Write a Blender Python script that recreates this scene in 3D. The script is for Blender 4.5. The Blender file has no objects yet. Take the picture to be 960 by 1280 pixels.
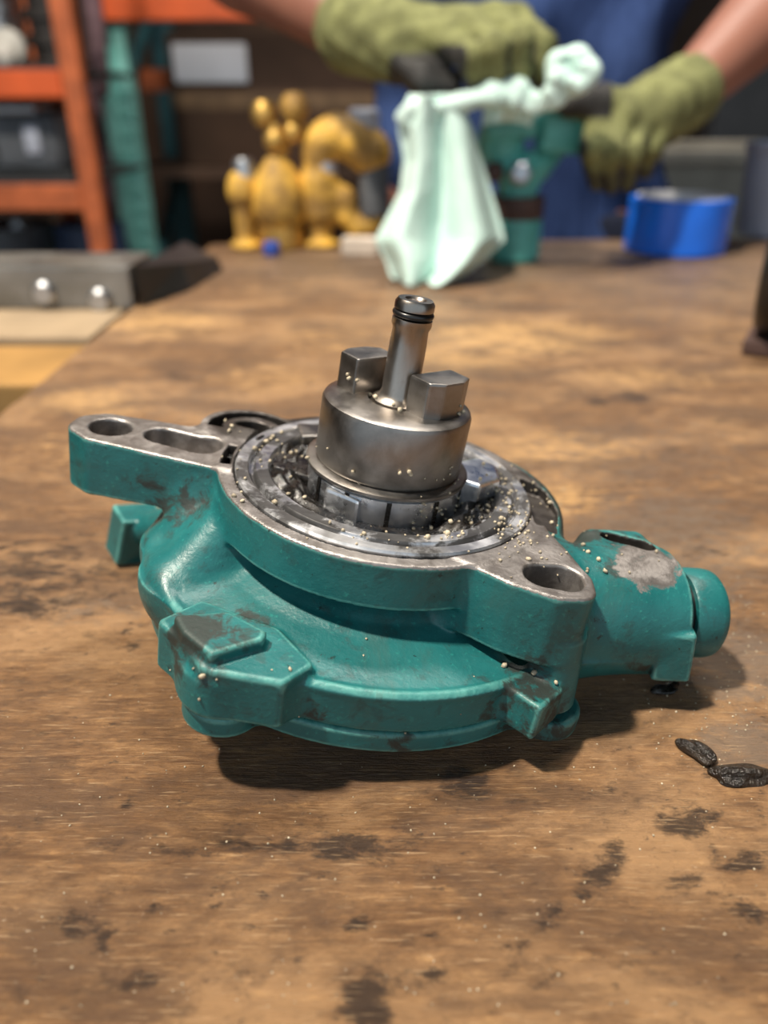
import bpy, bmesh, math, random
import numpy as np
from mathutils import Vector, Matrix, Euler

random.seed(7); RNG = np.random.default_rng(7)
S = bpy.context.scene
COL = S.collection

# ------------------------------------------------------------------ camera
FPX = 960.0; PITCH = math.radians(27.9); CAMH = 0.125
cam_d = bpy.data.cameras.new('camera'); cam = bpy.data.objects.new('camera', cam_d); COL.objects.link(cam)
cam.location = (0, 0, CAMH); cam.rotation_euler = (math.radians(90) - PITCH, 0, 0)
cam_d.sensor_fit = 'HORIZONTAL'; cam_d.sensor_width = 36.0; cam_d.lens = 36.0 * FPX / 960.0
cam_d.clip_start = 0.005; cam_d.clip_end = 60
cam_d.dof.use_dof = True; cam_d.dof.focus_distance = 0.163; cam_d.dof.aperture_fstop = 11.0
S.camera = cam
# ------------------------------------------------------------------ world, lamps, exposure
wd = bpy.data.worlds.new('World'); S.world = wd; wd.use_nodes = True
wd.node_tree.nodes['Background'].inputs[0].default_value = (0.74, 0.88, 1.0, 1)
wd.node_tree.nodes['Background'].inputs[1].default_value = .8
LAMP_AT = Vector((-0.60, 0.02, 1.62))
S.view_settings.view_transform = 'Standard'; S.view_settings.look = 'None'
S.view_settings.gamma = 1.0; S.view_settings.use_curve_mapping = False
S.view_settings.exposure = 0.0

def area(name, loc, target, size, power, col, size_y=None):
    d = bpy.data.lights.new(name, 'AREA'); d.energy = power; d.color = col
    d.size = size
    if size_y: d.shape = 'RECTANGLE'; d.size_y = size_y
    o = bpy.data.objects.new(name, d); COL.objects.link(o); o.location = loc
    o.rotation_euler = (Vector(target) - Vector(loc)).to_track_quat('-Z', 'Y').to_euler()
    return o
area('bench_lamp_offscreen', LAMP_AT, (0, .2, 0), .10, 56, (1.0, .90, .76))
area('ceiling_tube_offscreen', (0.3, 1.15, 2.30), (0.3, 1.15, 0), 1.4, 50, (1.0, .93, .84), .25)

# ------------------------------------------------------------------ pixel -> place helpers
_c, _s = math.cos(PITCH), math.sin(PITCH)
def ray(px, py):
    a = (px - 480) / FPX; b = (640 - py) / FPX
    return Vector((a, _c + b * _s, -_s + b * _c))
def onz(px, py, z=0.0):
    d = ray(px, py); return Vector((0, 0, CAMH)) + d * ((z - CAMH) / d.z)
def ony(px, py, y):
    d = ray(px, py); return Vector((0, 0, CAMH)) + d * (y / d.y)

# ------------------------------------------------------------------ material helpers
class NT:
    def __init__(s, name):
        s.m = bpy.data.materials.new(name); s.m.use_nodes = True
        s.t = s.m.node_tree; s.n = s.t.nodes; s.l = s.t.links
        s.b = s.n['Principled BSDF']
    def new(s, typ, **kw):
        x = s.n.new(typ)
        for k, v in kw.items(): setattr(x, k, v)
        return x
    def set(s, node, key, v):
        if v is None: return
        if hasattr(v, 'links') or isinstance(v, bpy.types.NodeSocket): s.l.new(v, node.inputs[key])
        else: node.inputs[key].default_value = v
    def coord(s, out='Object'):
        return s.new('ShaderNodeTexCoord').outputs[out]
    def mapping(s, vec, scale=(1, 1, 1), rot=(0, 0, 0), loc=(0, 0, 0)):
        x = s.new('ShaderNodeMapping'); s.l.new(vec, x.inputs[0])
        x.inputs['Scale'].default_value = scale; x.inputs['Rotation'].default_value = rot; x.inputs['Location'].default_value = loc
        return x.outputs[0]
    def noise(s, vec, scale, detail=4, rough=.55, dist=0):
        x = s.new('ShaderNodeTexNoise'); s.l.new(vec, x.inputs['Vector'])
        x.inputs['Scale'].default_value = scale; x.inputs['Detail'].default_value = detail
        x.inputs['Roughness'].default_value = rough; x.inputs['Distortion'].default_value = dist
        return x.outputs['Fac']
    def voro(s, vec, scale, feature='F1'):
        x = s.new('ShaderNodeTexVoronoi', feature=feature); s.l.new(vec, x.inputs['Vector']); x.inputs['Scale'].default_value = scale
        return x.outputs['Distance']
    def step(s, v, a, b, lo=0.0, hi=1.0):
        x = s.new('ShaderNodeMapRange', interpolation_type='SMOOTHSTEP'); s.set(x, 'Value', v)
        x.inputs['From Min'].default_value = a; x.inputs['From Max'].default_value = b
        x.inputs['To Min'].default_value = lo; x.inputs['To Max'].default_value = hi
        return x.outputs['Result']
    def math(s, op, a, b=None, clamp=False):
        x = s.new('ShaderNodeMath', operation=op); x.use_clamp = clamp
        s.set(x, 0, a); s.set(x, 1, b); return x.outputs[0]
    def mix(s, f, a, b):
        x = s.new('ShaderNodeMix', data_type='RGBA'); s.set(x, 'Factor', f)
        for k, v in (('A', a), ('B', b)):
            sk = [i for i in x.inputs if i.name == k and i.type == 'RGBA'][0]
            if isinstance(v, bpy.types.NodeSocket): s.l.new(v, sk)
            else: sk.default_value = (*v, 1) if len(v) == 3 else v
        return [o for o in x.outputs if o.type == 'RGBA'][0]
    def attr(s, name):
        return s.new('ShaderNodeAttribute', attribute_name=name).outputs['Fac']
    def bump(s, hgt, strength=.3, dist=.001):
        x = s.new('ShaderNodeBump'); x.inputs['Strength'].default_value = strength; x.inputs['Distance'].default_value = dist
        s.l.new(hgt, x.inputs['Height']); s.l.new(x.outputs[0], s.b.inputs['Normal'])
    def out(s, color=None, rough=None, metal=None, spec=None):
        if color is not None:
            if isinstance(color, bpy.types.NodeSocket): s.l.new(color, s.b.inputs['Base Color'])
            else: s.b.inputs['Base Color'].default_value = (*color, 1)
        s.set(s.b, 'Roughness', rough); s.set(s.b, 'Metallic', metal); s.set(s.b, 'Specular IOR Level', spec)
        return s.m

def simple(name, col, rough=.6, metal=0.0, var=.25, scale=30, bump=0, bd=.001, dark=None):
    n = NT(name); co = n.coord()
    f = n.step(n.noise(co, scale, 5), .35, .7)
    d = dark if dark else tuple(c * (1 - var) for c in col)
    n.out(n.mix(f, d, col), rough, metal)
    if bump: n.bump(n.noise(co, scale * 4, 4), bump, bd)
    return n.m

M = {}
def mk_bench():
    n = NT('bench_wood'); co = n.coord()
    rotd = math.radians
    streak = n.noise(n.mapping(co, (60, 480, 1), (0, 0, rotd(5))), 1.0, 9, .75, .15)
    hair = n.noise(n.mapping(co, (120, 1900, 1), (0, 0, rotd(4))), 1.0, 4, .65)
    hair2 = n.noise(n.mapping(co, (140, 1500, 1), (0, 0, rotd(-14))), 1.0, 4, .65)
    mott = n.noise(n.mapping(co, (130, 260, 1), (0, 0, rotd(8))), 1.0, 10, .8, .15)
    blot = n.noise(n.mapping(co, (15, 34, 1), (0, 0, rotd(8))), 1.0, 9, .72, .3)
    pat = n.noise(n.mapping(co, (11, 22, 1), loc=(3, 1, 0)), 1.0, 8, .7, .3)
    speck = n.noise(co, 850, 3, .7); grain = n.noise(n.mapping(co, (420, 900, 1)), 1.0, 4, .75)
    col = n.mix(n.step(streak, .32, .66), (.125, .060, .026), (.315, .168, .072))
    col = n.mix(n.step(mott, .42, .66, 0, .60), col, (.088, .047, .026))
    col = n.mix(n.step(pat, .44, .60, 0, .68), col, (.45, .265, .128))
    lt = n.math('ADD', n.attr('clean'), n.step(mott, .3, .72, .28, -.5))
    lt = n.math('ADD', lt, n.step(streak, .3, .7, -.3, .25))
    col = n.mix(n.step(lt, .08, .85, 0, .90), col, (.68, .405, .165))
    col = n.mix(n.step(blot, .46, .60, 0, .74), col, (.118, .066, .037))
    gy = n.math('ADD', n.attr('film'), n.step(mott, .3, .7, -.4, .4))
    col = n.mix(n.step(gy, .2, .9, 0, .74), col, (.185, .138, .102))
    dk = n.math('ADD', n.attr('oil'), n.step(n.noise(n.mapping(co, (95, 180, 1), (0, 0, .1)), 1.0, 10, .78, .25), .3, .7, -.60, .5))
    col = n.mix(n.step(dk, .12, .75, 0, .9), col, (.030, .019, .014))
    fl = n.noise(n.mapping(co, (150, 260, 1), loc=(1, 7, 0)), 1.0, 7, .75, .2)
    col = n.mix(n.step(fl, .585, .68, 0, .75), col, (.042, .026, .018))
    col = n.mix(n.step(grain, .60, .74, 0, .45), col, (.06, .034, .02))
    col = n.mix(n.step(hair, .575, .68, 0, .46), col, (.60, .40, .22))
    col = n.mix(n.step(hair2, .62, .72, 0, .40), col, (.05, .03, .018))
    col = n.mix(n.step(speck, .68, .75, 0, .5), col, (.66, .52, .37))
    rg = n.math('ADD', n.step(mott, .3, .7, .56, .36), n.step(dk, .2, .8, 0, -.08))
    n.out(col, rg, 0, .5)
    hh = n.math('ADD', n.math('MULTIPLY', hair, .9), n.math('ADD', n.math('MULTIPLY', mott, 1.2), n.math('MULTIPLY', grain, .7)))
    n.bump(hh, .9, .0009)
    return n.m
M['bench'] = mk_bench()

def mk_green():
    n = NT('green_engine_paint'); co = n.coord()
    a = n.noise(co, 55, 6, .6); b = n.noise(co, 900, 3, .6); c = n.noise(co, 170, 6, .68, .4)
    col = n.mix(n.step(a, .3, .7), (.008, .100, .104), (.014, .148, .150))
    col = n.mix(n.step(b, .58, .76, 0, .5), col, (.030, .29, .25))
    edge = n.math('MULTIPLY', n.step(n.attr('edge'), .22, .75), n.step(c, .34, .62, .25, 1))
    col = n.mix(n.math('MULTIPLY', edge, .7), col, (.13, .40, .36))
    film = n.noise(co, 34, 7, .72, .8)
    col = n.mix(n.step(film, .48, .72, 0, .45), col, (.050, .075, .062))
    gr = n.math('ADD', n.attr('grime'), n.step(c, .35, .66, -.45, .38))
    gm = n.step(gr, .12, .75, 0, .93)
    col = n.mix(gm, col, (.022, .024, .020))
    fl = n.step(n.noise(co, 330, 4, .7), .665, .70, 0, .8)
    col = n.mix(fl, col, (.010, .022, .020))
    br = n.step(n.math('ADD', n.attr('bare'), n.step(c, .3, .7, -.25, .25)), .4, .6)
    bg = n.step(n.math('ADD', n.attr('oily'), n.step(a, .3, .7, -.3, .3)), .25, .75)
    bcol = n.mix(n.step(c, .35, .65), (.20, .18, .168), (.36, .335, .32))
    bcol = n.mix(n.math('MULTIPLY', bg, .9), bcol, (.040, .034, .030))
    col = n.mix(br, col, bcol)
    ro = n.math('ADD', n.step(a, .3, .7, .34, .46), n.math('MULTIPLY', gm, .2))
    n.out(col, ro, n.math('MULTIPLY', br, .7), .5)
    n.bump(n.math('ADD', n.math('MULTIPLY', b, .5), n.math('MULTIPLY', c, 1.0)), .35, .0005)
    return n.m
M['green'] = mk_green()

def mk_metal(name, c0, c1, r0, r1, grime=(.02, .016, .012), gk=(.55, .68), sc=140, stretch=(1, 1, 1)):
    n = NT(name); co = n.coord()
    a = n.noise(n.mapping(co, stretch), sc, 6, .62, .3); b = n.noise(co, sc * .55, 6, .65, .5); k = n.noise(co, sc * 8, 2)
    col = n.mix(n.step(a, .3, .7), c0, c1)
    gm = n.step(b, gk[0], gk[1], 0, .9)
    col = n.mix(gm, col, grime)
    n.out(col, n.step(a, .3, .7, r0, r1), n.math('SUBTRACT', 1.0, n.math('MULTIPLY', gm, .7)))
    n.bump(n.math('ADD', a, n.math('MULTIPLY', k, .3)), .12, .0004)
    return n.m
M['steel'] = mk_metal('worn_dark_steel', (.21, .195, .18), (.35, .33, .31), .32, .46, (.035, .025, .02), (.60, .72), 90)
M['shaft'] = mk_metal('shaft_steel', (.27, .24, .21), (.42, .38, .34), .26, .4, (.05, .033, .022), (.57, .72), 120, (1, 1, .3))
M['bright'] = mk_metal('oily_machined_ring', (.55, .56, .58), (.80, .81, .84), .34, .5, (.020, .016, .013), (.46, .58), 110)
M['oilring'] = mk_metal('oily_dark_ring', (.50, .50, .52), (.72, .73, .76), .28, .46, (.012, .010, .008), (.40, .50), 150)
M['hub'] = mk_metal('hub_steel', (.58, .61, .66), (.80, .82, .86), .25, .4, (.018, .014, .012), (.55, .64), 190)
def mk_oil():
    n = NT('black_oil_sludge'); co = n.coord()
    a = n.noise(co, 260, 6, .7, .6)
    n.out(n.mix(n.step(a, .45, .7), (.006, .005, .0045), (.026, .021, .017)), n.step(a, .3, .7, .10, .42), 0, .6)
    n.bump(a, .45, .0010); return n.m
M['oil'] = mk_oil()
M['rubber'] = simple('black_rubber', (.012, .012, .013), .32, 0, .3, 60)
M['grit'] = simple('pale_grit', (.66, .56, .40), .6, 0, .55, 500)
M['sludge'] = simple('brown_grease', (.034, .025, .018), .16, 0, .7, 220, .8, .0015)

def mk_skin():
    n = NT('skin'); co = n.coord()
    a = n.noise(co, 14, 5, .6)
    n.out(n.mix(n.step(a, .3, .7), (.235, .098, .066), (.31, .135, .092)), .5)
    n.b.inputs['Subsurface Weight'].default_value = .06; n.b.inputs['Subsurface Radius'].default_value = (.01, .004, .002)
    n.bump(n.noise(co, 120, 3), .1, .001); return n.m
M['skin'] = mk_skin()
def mk_shirt():
    n = NT('blue_work_shirt'); co = n.coord()
    a = n.noise(co, 9, 5, .6); b = n.noise(co, 500, 2)
    n.out(n.mix(n.step(a, .3, .7), (.026, .050, .145), (.050, .092, .25)), .85, 0, .2)
    n.bump(n.math('ADD', n.noise(n.mapping(co, (22, 22, 6)), 1, 4, .5, .8), n.math('MULTIPLY', b, .02)), .8, .012); return n.m
M['shirt'] = mk_shirt()
M['trousers'] = simple('navy_trousers', (.016, .022, .05), .9, 0, .3, 20, .4, .003)
M['hair'] = simple('dark_hair', (.02, .014, .01), .6, 0, .4, 80, .6, .004)
M['boot'] = simple('black_boot_leather', (.02, .017, .015), .45, 0, .4, 30)
def mk_glove():
    n = NT('olive_coated_glove'); co = n.coord()
    a = n.noise(co, 60, 5, .6); k = n.noise(co, 800, 2)
    oliv = n.mix(n.step(a, .3, .7), (.125, .13, .055), (.245, .255, .105))
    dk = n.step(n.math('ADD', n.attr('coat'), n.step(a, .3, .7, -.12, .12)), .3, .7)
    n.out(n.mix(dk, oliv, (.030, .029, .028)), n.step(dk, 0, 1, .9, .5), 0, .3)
    n.bump(k, .5, .0015); return n.m
M['glove'] = mk_glove()
def mk_rag():
    n = NT('aqua_shop_rag'); co = n.coord()
    a = n.noise(co, 26, 5, .6); b = n.noise(co, 90, 5, .7); k = n.noise(co, 900, 2)
    col = n.mix(n.step(a, .35, .7), (.56, .76, .70), (.68, .86, .81))
    col = n.mix(n.step(b, .60, .76, 0, .45), col, (.33, .42, .36))
    n.out(col, .95, 0, .1); n.bump(k, .5, .001); return n.m
M['rag'] = mk_rag()
M['tape'] = simple('blue_tape', (.012, .17, .86), .2, 0, .12, 40)
M['card'] = simple('white_cardboard', (.72, .72, .76), .8, 0, .12, 60)
M['yellow'] = simple('yellow_enamel', (.95, .56, .085), .6, 0, .5, 34, .6, .004, (.30, .17, .045))
M['brass'] = mk_metal('aged_brass', (.52, .33, .09), (.72, .48, .16), .48, .65, (.12, .08, .03), (.58, .75), 60)
M['greysteel'] = mk_metal('grey_steel', (.40, .41, .43), (.58, .60, .63), .3, .5, (.10, .09, .08), (.58, .75), 50)
M['palegrey'] = simple('pale_blue_grey_plastic', (.52, .56, .66), .5, 0, .12, 10)
M['bluecap'] = simple('blue_plastic', (.04, .10, .48), .4, 0, .2, 40)
M['creamblock'] = simple('cream_wood_block', (.72, .62, .52), .8, 0, .2, 40)
M['orange'] = simple('orange_rack_paint', (.80, .125, .022), .5, 0, .22, 12)
M['rust_orange'] = simple('rusty_orange_paint', (.62, .15, .045), .6, 0, .4, 22)
M['teal'] = simple('teal_rack_paint', (.30, .74, .67), .5, 0, .3, 14)
M['darkteal'] = simple('dark_teal_rack_paint', (.028, .115, .135), .55, 0, .4, 14)
M['tealfit'] = simple('teal_fitting_paint', (.12, .52, .47), .4, 0, .3, 40)
M['rustband'] = simple('brown_rubber_band', (.10, .055, .045), .7, 0, .35, 60)
M['wallwood'] = simple('brown_wall_boards', (.120, .064, .038), .85, 0, .55, 2.2, .3, .004)
M['block'] = simple('painted_wall', (.10, .085, .07), .9, 0, .4, 1.5)
M['concrete'] = simple('concrete_floor', (.20, .19, .175), .8, 0, .35, 3, .3, .004)
M['ceil'] = simple('dark_ceiling', (.10, .095, .09), .9, 0, .3, 2)
M['plank'] = simple('golden_plank', (.40, .22, .065), .6, 0, .35, 16, .3, .001)
M['plankpale'] = simple('pale_plank', (.36, .265, .165), .65, 0, .25, 16, .3, .001)
M['legwood'] = simple('bench_leg_wood', (.20, .12, .06), .7, 0, .4, 12)
M['bargrey'] = mk_metal('dull_steel_bar', (.24, .235, .22), (.36, .35, .33), .4, .6, (.10, .085, .06), (.52, .72), 26)
M['blackplate'] = simple('black_steel_plate', (.022, .022, .024), .45, 0, .4, 30)
M['darkgrey'] = simple('dark_grey_plastic', (.045, .047, .05), .6, 0, .4, 12)
M['slate'] = simple('slate_grey_metal', (.12, .13, .145), .5, 0, .45, 10)
M['navy'] = simple('navy_drum', (.035, .06, .13), .55, 0, .4, 6)
M['mauve'] = simple('mauve_hose', (.22, .13, .15), .7, 0, .4, 20)
M['khaki'] = simple('khaki_grey_bin', (.44, .40, .33), .75, 0, .3, 9)
M['whitepaint'] = simple('white_plastic', (.78, .80, .86), .45, 0, .08, 10)
M['ivory'] = simple('ivory_enamel', (.70, .67, .60), .5, 0, .2, 20)
M['darkiron'] = simple('dark_iron', (.035, .028, .024), .6, 0, .5, 24)
# ------------------------------------------------------------------ object helpers
def tag(o, label=None, cat=None, group=None, kind=None):
    for k, v in (('label', label), ('category', cat), ('group', group), ('kind', kind)):
        if v: o[k] = v
    return o
def link(name, me, mat, parent=None):
    if mat is not None and len(me.materials) == 0: me.materials.append(M[mat] if isinstance(mat, str) else mat)
    o = bpy.data.objects.new(name, me); COL.objects.link(o)
    if parent is not None: o.parent = parent
    return o
def empty(name, loc=(0, 0, 0), rot=(0, 0, 0)):
    o = bpy.data.objects.new(name, None); COL.objects.link(o); o.location = loc; o.rotation_euler = rot
    o.empty_display_size = .02; return o
def obj(name, bm, mat, parent=None, smooth=False, origin=None):
    me = bpy.data.meshes.new(name)
    if origin is not None:
        bmesh.ops.translate(bm, verts=bm.verts, vec=-Vector(origin))
    bm.normal_update(); bm.to_mesh(me); bm.free()
    if smooth:
        for p in me.polygons: p.use_smooth = True
        if smooth != 'all':
            me.set_sharp_from_angle(angle=math.radians(38))
    o = link(name, me, mat, parent)
    if origin is not None: o.location = origin
    return o
def box(bm, c, s, rot=None, bev=0, seg=2):
    r = bmesh.ops.create_cube(bm, size=1); vs = r['verts']
    bmesh.ops.scale(bm, vec=s, verts=vs)
    if bev:
        es = list({e for v in vs for e in v.link_edges})
        rr = bmesh.ops.bevel(bm, geom=es, offset=bev, segments=seg, profile=.6, affect='EDGES')
        vs = list({v for f in rr['faces'] for v in f.verts} | {v for v in vs if v.is_valid})
    m = Matrix.Translation(Vector(c))
    if rot is not None: m = m @ Euler(rot).to_matrix().to_4x4()
    bmesh.ops.transform(bm, matrix=m, verts=vs); return vs
def tube(bm, pts, rad, seg=12, caps=True, flat=1.0):
    pts = [Vector(p) for p in pts]; n = len(pts)
    rad = rad if hasattr(rad, '__len__') else [rad] * n
    rings = []; up = None
    for i, p in enumerate(pts):
        t = (pts[min(i + 1, n - 1)] - pts[max(i - 1, 0)]).normalized()
        if up is None:
            up = Vector((0, 0, 1)) if abs(t.z) < .9 else Vector((1, 0, 0))
        a = t.cross(up).normalized(); up = a.cross(t).normalized()
        rings.append([bm.verts.new(p + (a * math.cos(2 * math.pi * k / seg) + up * flat * math.sin(2 * math.pi * k / seg)) * rad[i]) for k in range(seg)])
    for i in range(n - 1):
        for k in range(seg):
            bm.faces.new((rings[i][k], rings[i][(k + 1) % seg], rings[i + 1][(k + 1) % seg], rings[i + 1][k]))
    if caps:
        bm.faces.new(rings[0][::-1]); bm.faces.new(rings[-1])
    bmesh.ops.recalc_face_normals(bm, faces=bm.faces)
def lathe(bm, prof, seg=64, c=(0, 0, 0), closed=False):
    rings = []
    for r, z in prof:
        if r < 1e-7: rings.append([bm.verts.new((c[0], c[1], c[2] + z))])
        else: rings.append([bm.verts.new((c[0] + r * math.cos(2 * math.pi * k / seg), c[1] + r * math.sin(2 * math.pi * k / seg), c[2] + z)) for k in range(seg)])
    ns = len(rings)
    for i in range(ns if closed else ns - 1):
        A, B = rings[i], rings[(i + 1) % ns]
        for k in range(seg):
            k2 = (k + 1) % seg
            if len(A) == 1 and len(B) == 1: continue
            if len(A) == 1: bm.faces.new((A[0], B[k2], B[k]))
            elif len(B) == 1: bm.faces.new((A[k], A[k2], B[0]))
            else: bm.faces.new((A[k], A[k2], B[k2], B[k]))
    bmesh.ops.recalc_face_normals(bm, faces=bm.faces)
def smoothpath(pts, n=8):
    pts = [Vector(p) for p in pts]; P = [pts[0]] + pts + [pts[-1]]; out = []
    for i in range(1, len(P) - 2):
        for k in range(n):
            t = k / n; a, b, c, d = P[i - 1], P[i], P[i + 1], P[i + 2]
            out.append(.5 * ((2 * b) + (c - a) * t + (2 * a - 5 * b + 4 * c - d) * t * t + (3 * b - a - 3 * c + d) * t ** 3))
    out.append(pts[-1]); return out

# ------------------------------------------------------------------ distance-field modelling (cast shapes, bodies, gloves)
def smin(a, b, k):
    h = np.maximum(k - np.abs(a - b), 0) / k
    return np.minimum(a, b) - h * h * (k * .25)
def smax(a, b, k): return -smin(-a, -b, k)
def circ(X, Y, cx, cy, r): return np.sqrt((X - cx) ** 2 + (Y - cy) ** 2) - r
def poly2(X, Y, V):
    d = None; s = None; n = len(V)
    for i in range(n):
        ax, ay = V[i]; bx, by = V[i - 1]
        ex, ey = bx - ax, by - ay; wx, wy = X - ax, Y - ay
        t = np.clip((wx * ex + wy * ey) / (ex * ex + ey * ey), 0, 1)
        q = (wx - ex * t) ** 2 + (wy - ey * t) ** 2
        d = q if d is None else np.minimum(d, q)
        c1 = Y >= ay; c2 = Y < by; c3 = ex * wy > ey * wx
        flip = (c1 & c2 & c3) | (~c1 & ~c2 & ~c3)
        s = np.where(flip, -1.0, 1.0) if s is None else np.where(flip, -s, s)
    return s * np.sqrt(d)
def extr(d2, Z, z0, z1, r=0.0):
    d2 = d2 + r; dz = np.maximum(z0 + r - Z, Z - z1 + r)
    return np.minimum(np.maximum(d2, dz), 0) + np.sqrt(np.maximum(d2, 0) ** 2 + np.maximum(dz, 0) ** 2) - r
def caps(X, Y, Z, a, b, ra, rb=None):
    rb = ra if rb is None else rb
    ex, ey, ez = b[0] - a[0], b[1] - a[1], b[2] - a[2]; L = ex * ex + ey * ey + ez * ez
    t = np.clip(((X - a[0]) * ex + (Y - a[1]) * ey + (Z - a[2]) * ez) / L, 0, 1)
    return np.sqrt((X - a[0] - ex * t) ** 2 + (Y - a[1] - ey * t) ** 2 + (Z - a[2] - ez * t) ** 2) - (ra + (rb - ra) * t)
def cyl(X, Y, Z, a, b, r, rnd=0.0):
    ex, ey, ez = b[0] - a[0], b[1] - a[1], b[2] - a[2]; L = math.sqrt(ex * ex + ey * ey + ez * ez); ex, ey, ez = ex / L, ey / L, ez / L
    h = (X - a[0]) * ex + (Y - a[1]) * ey + (Z - a[2]) * ez
    q = np.sqrt(np.maximum((X - a[0]) ** 2 + (Y - a[1]) ** 2 + (Z - a[2]) ** 2 - h * h, 0))
    return extr(q - r, h, 0, L, rnd)
def rbox(X, Y, Z, c, hs, rnd, R=None):
    x, y, z = X - c[0], Y - c[1], Z - c[2]
    if R is not None:
        x, y, z = (R[0][0] * x + R[1][0] * y + R[2][0] * z, R[0][1] * x + R[1][1] * y + R[2][1] * z, R[0][2] * x + R[1][2] * y + R[2][2] * z)
    qx, qy, qz = np.abs(x) - hs[0] + rnd, np.abs(y) - hs[1] + rnd, np.abs(z) - hs[2] + rnd
    return np.sqrt(np.maximum(qx, 0) ** 2 + np.maximum(qy, 0) ** 2 + np.maximum(qz, 0) ** 2) + np.minimum(np.maximum(qx, np.maximum(qy, qz)), 0) - rnd
def ell(X, Y, Z, c, r):
    k0 = np.sqrt(((X - c[0]) / r[0]) ** 2 + ((Y - c[1]) / r[1]) ** 2 + ((Z - c[2]) / r[2]) ** 2)
    return (k0 - 1) * min(r)

def nets(f, lo, hi, h):
    ax = [np.arange(l, u + h, h, dtype=np.float32) for l, u in zip(lo, hi)]
    X, Y, Z = ax[0][:, None, None], ax[1][None, :, None], ax[2][None, None, :]
    F = np.ascontiguousarray(np.broadcast_to(f(X, Y, Z), (len(ax[0]), len(ax[1]), len(ax[2])))).astype(np.float32)
    s = F < 0
    cnt = np.zeros([n - 1 for n in F.shape], np.int8)
    for i in (0, 1):
        for j in (0, 1):
            for k in (0, 1):
                cnt += s[i:F.shape[0] - 1 + i, j:F.shape[1] - 1 + j, k:F.shape[2] - 1 + k]
    act = (cnt > 0) & (cnt < 8)
    I = np.argwhere(act); idx = -np.ones(act.shape, np.int32); idx[act] = np.arange(len(I))
    acc = np.zeros((len(I), 3)); num = np.zeros(len(I))
    cs = [(i, j, k) for i in (0, 1) for j in (0, 1) for k in (0, 1)]
    val = {c: F[I[:, 0] + c[0], I[:, 1] + c[1], I[:, 2] + c[2]] for c in cs}
    for c in cs:
        for a in range(3):
            if c[a] == 0:
                d = list(c); d[a] = 1; d = tuple(d)
                va, vb = val[c], val[d]; m = (va < 0) != (vb < 0)
                t = np.where(m, va / np.where(m, va - vb, 1), 0)
                p = np.repeat(np.array([c], float), len(I), 0); p[:, a] += t
                acc[m] += p[m]; num[m] += 1
    V = (I + acc / num[:, None]) * h + np.array(lo)
    Q = []
    for a in range(3):
        b, c = (a + 1) % 3, (a + 2) % 3
        sl0 = [slice(None)] * 3; sl1 = [slice(None)] * 3
        sl0[a] = slice(0, -1); sl1[a] = slice(1, None)
        for q in (b, c): sl0[q] = slice(1, -1); sl1[q] = slice(1, -1)
        A, B = s[tuple(sl0)], s[tuple(sl1)]
        for m, rev in ((A & ~B, False), (~A & B, True)):
            E = np.argwhere(m)
            if not len(E): continue
            E[:, b] += 1; E[:, c] += 1
            def g(db, dc):
                e = E.copy(); e[:, b] -= db; e[:, c] -= dc
                return idx[e[:, 0], e[:, 1], e[:, 2]]
            q = np.stack([g(1, 1), g(0, 1), g(0, 0), g(1, 0)], 1)
            Q.append(q[:, ::-1] if rev else q)
    return V, np.concatenate(Q)
def grad(f, V, e):
    N = np.empty_like(V)
    for a in range(3):
        d = np.zeros(3); d[a] = e
        p, m = V + d, V - d
        N[:, a] = f(p[:, 0], p[:, 1], p[:, 2]) - f(m[:, 0], m[:, 1], m[:, 2])
    return N / np.maximum(np.linalg.norm(N, axis=1), 1e-9)[:, None]
def np_mesh(name, V, Q, N=None, attrs=None):
    me = bpy.data.meshes.new(name)
    me.vertices.add(len(V)); me.vertices.foreach_set('co', V.astype(np.float32).ravel())
    k = Q.shape[1]
    me.loops.add(Q.size); me.loops.foreach_set('vertex_index', Q.astype(np.int32).ravel())
    me.polygons.add(len(Q)); me.polygons.foreach_set('loop_start', np.arange(0, Q.size, k, dtype=np.int32))
    me.polygons.foreach_set('loop_total', np.full(len(Q), k, np.int32))
    me.update(calc_edges=True)
    me.polygons.foreach_set('use_smooth', np.ones(len(Q), bool))
    for an, av in (attrs or {}).items():
        at = me.attributes.new(an, 'FLOAT', 'POINT'); at.data.foreach_set('value', np.asarray(av, np.float32))
    if N is not None: me.normals_split_custom_set_from_vertices(N.astype(np.float32))
    return me
def sdf_obj(name, f, lo, hi, h, mat, parent=None, scale=1.0, attrs=None, origin=None, parts=None):
    """mesh a distance field; with parts=[(name, field)] the surface is divided among the parts"""
    V, Q = nets(f, lo, hi, h); N = grad(f, V, h * .4)
    at = {k: fn(V[:, 0], V[:, 1], V[:, 2], N) for k, fn in (attrs or {}).items()}
    W = V * scale
    if origin is not None: W = W - np.array(origin)
    if not parts:
        o = link(name, np_mesh(name, W, Q, N, at), mat, parent)
        if origin is not None: o.location = origin
        return o
    D = np.stack([np.broadcast_to(fn(V[:, 0], V[:, 1], V[:, 2]), (len(V),)) for _, fn in parts], 1); lab = D.argmin(1)
    fl = lab[Q[:, 0]]; res = []
    for i, (pn, _) in enumerate(parts):
        q = Q[fl == i]
        if not len(q): continue
        u, inv = np.unique(q, return_inverse=True)
        res.append(link(pn, np_mesh(pn, W[u], inv.reshape(q.shape), N[u], {k: v[u] for k, v in at.items()}), mat, parent))
    return res

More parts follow.
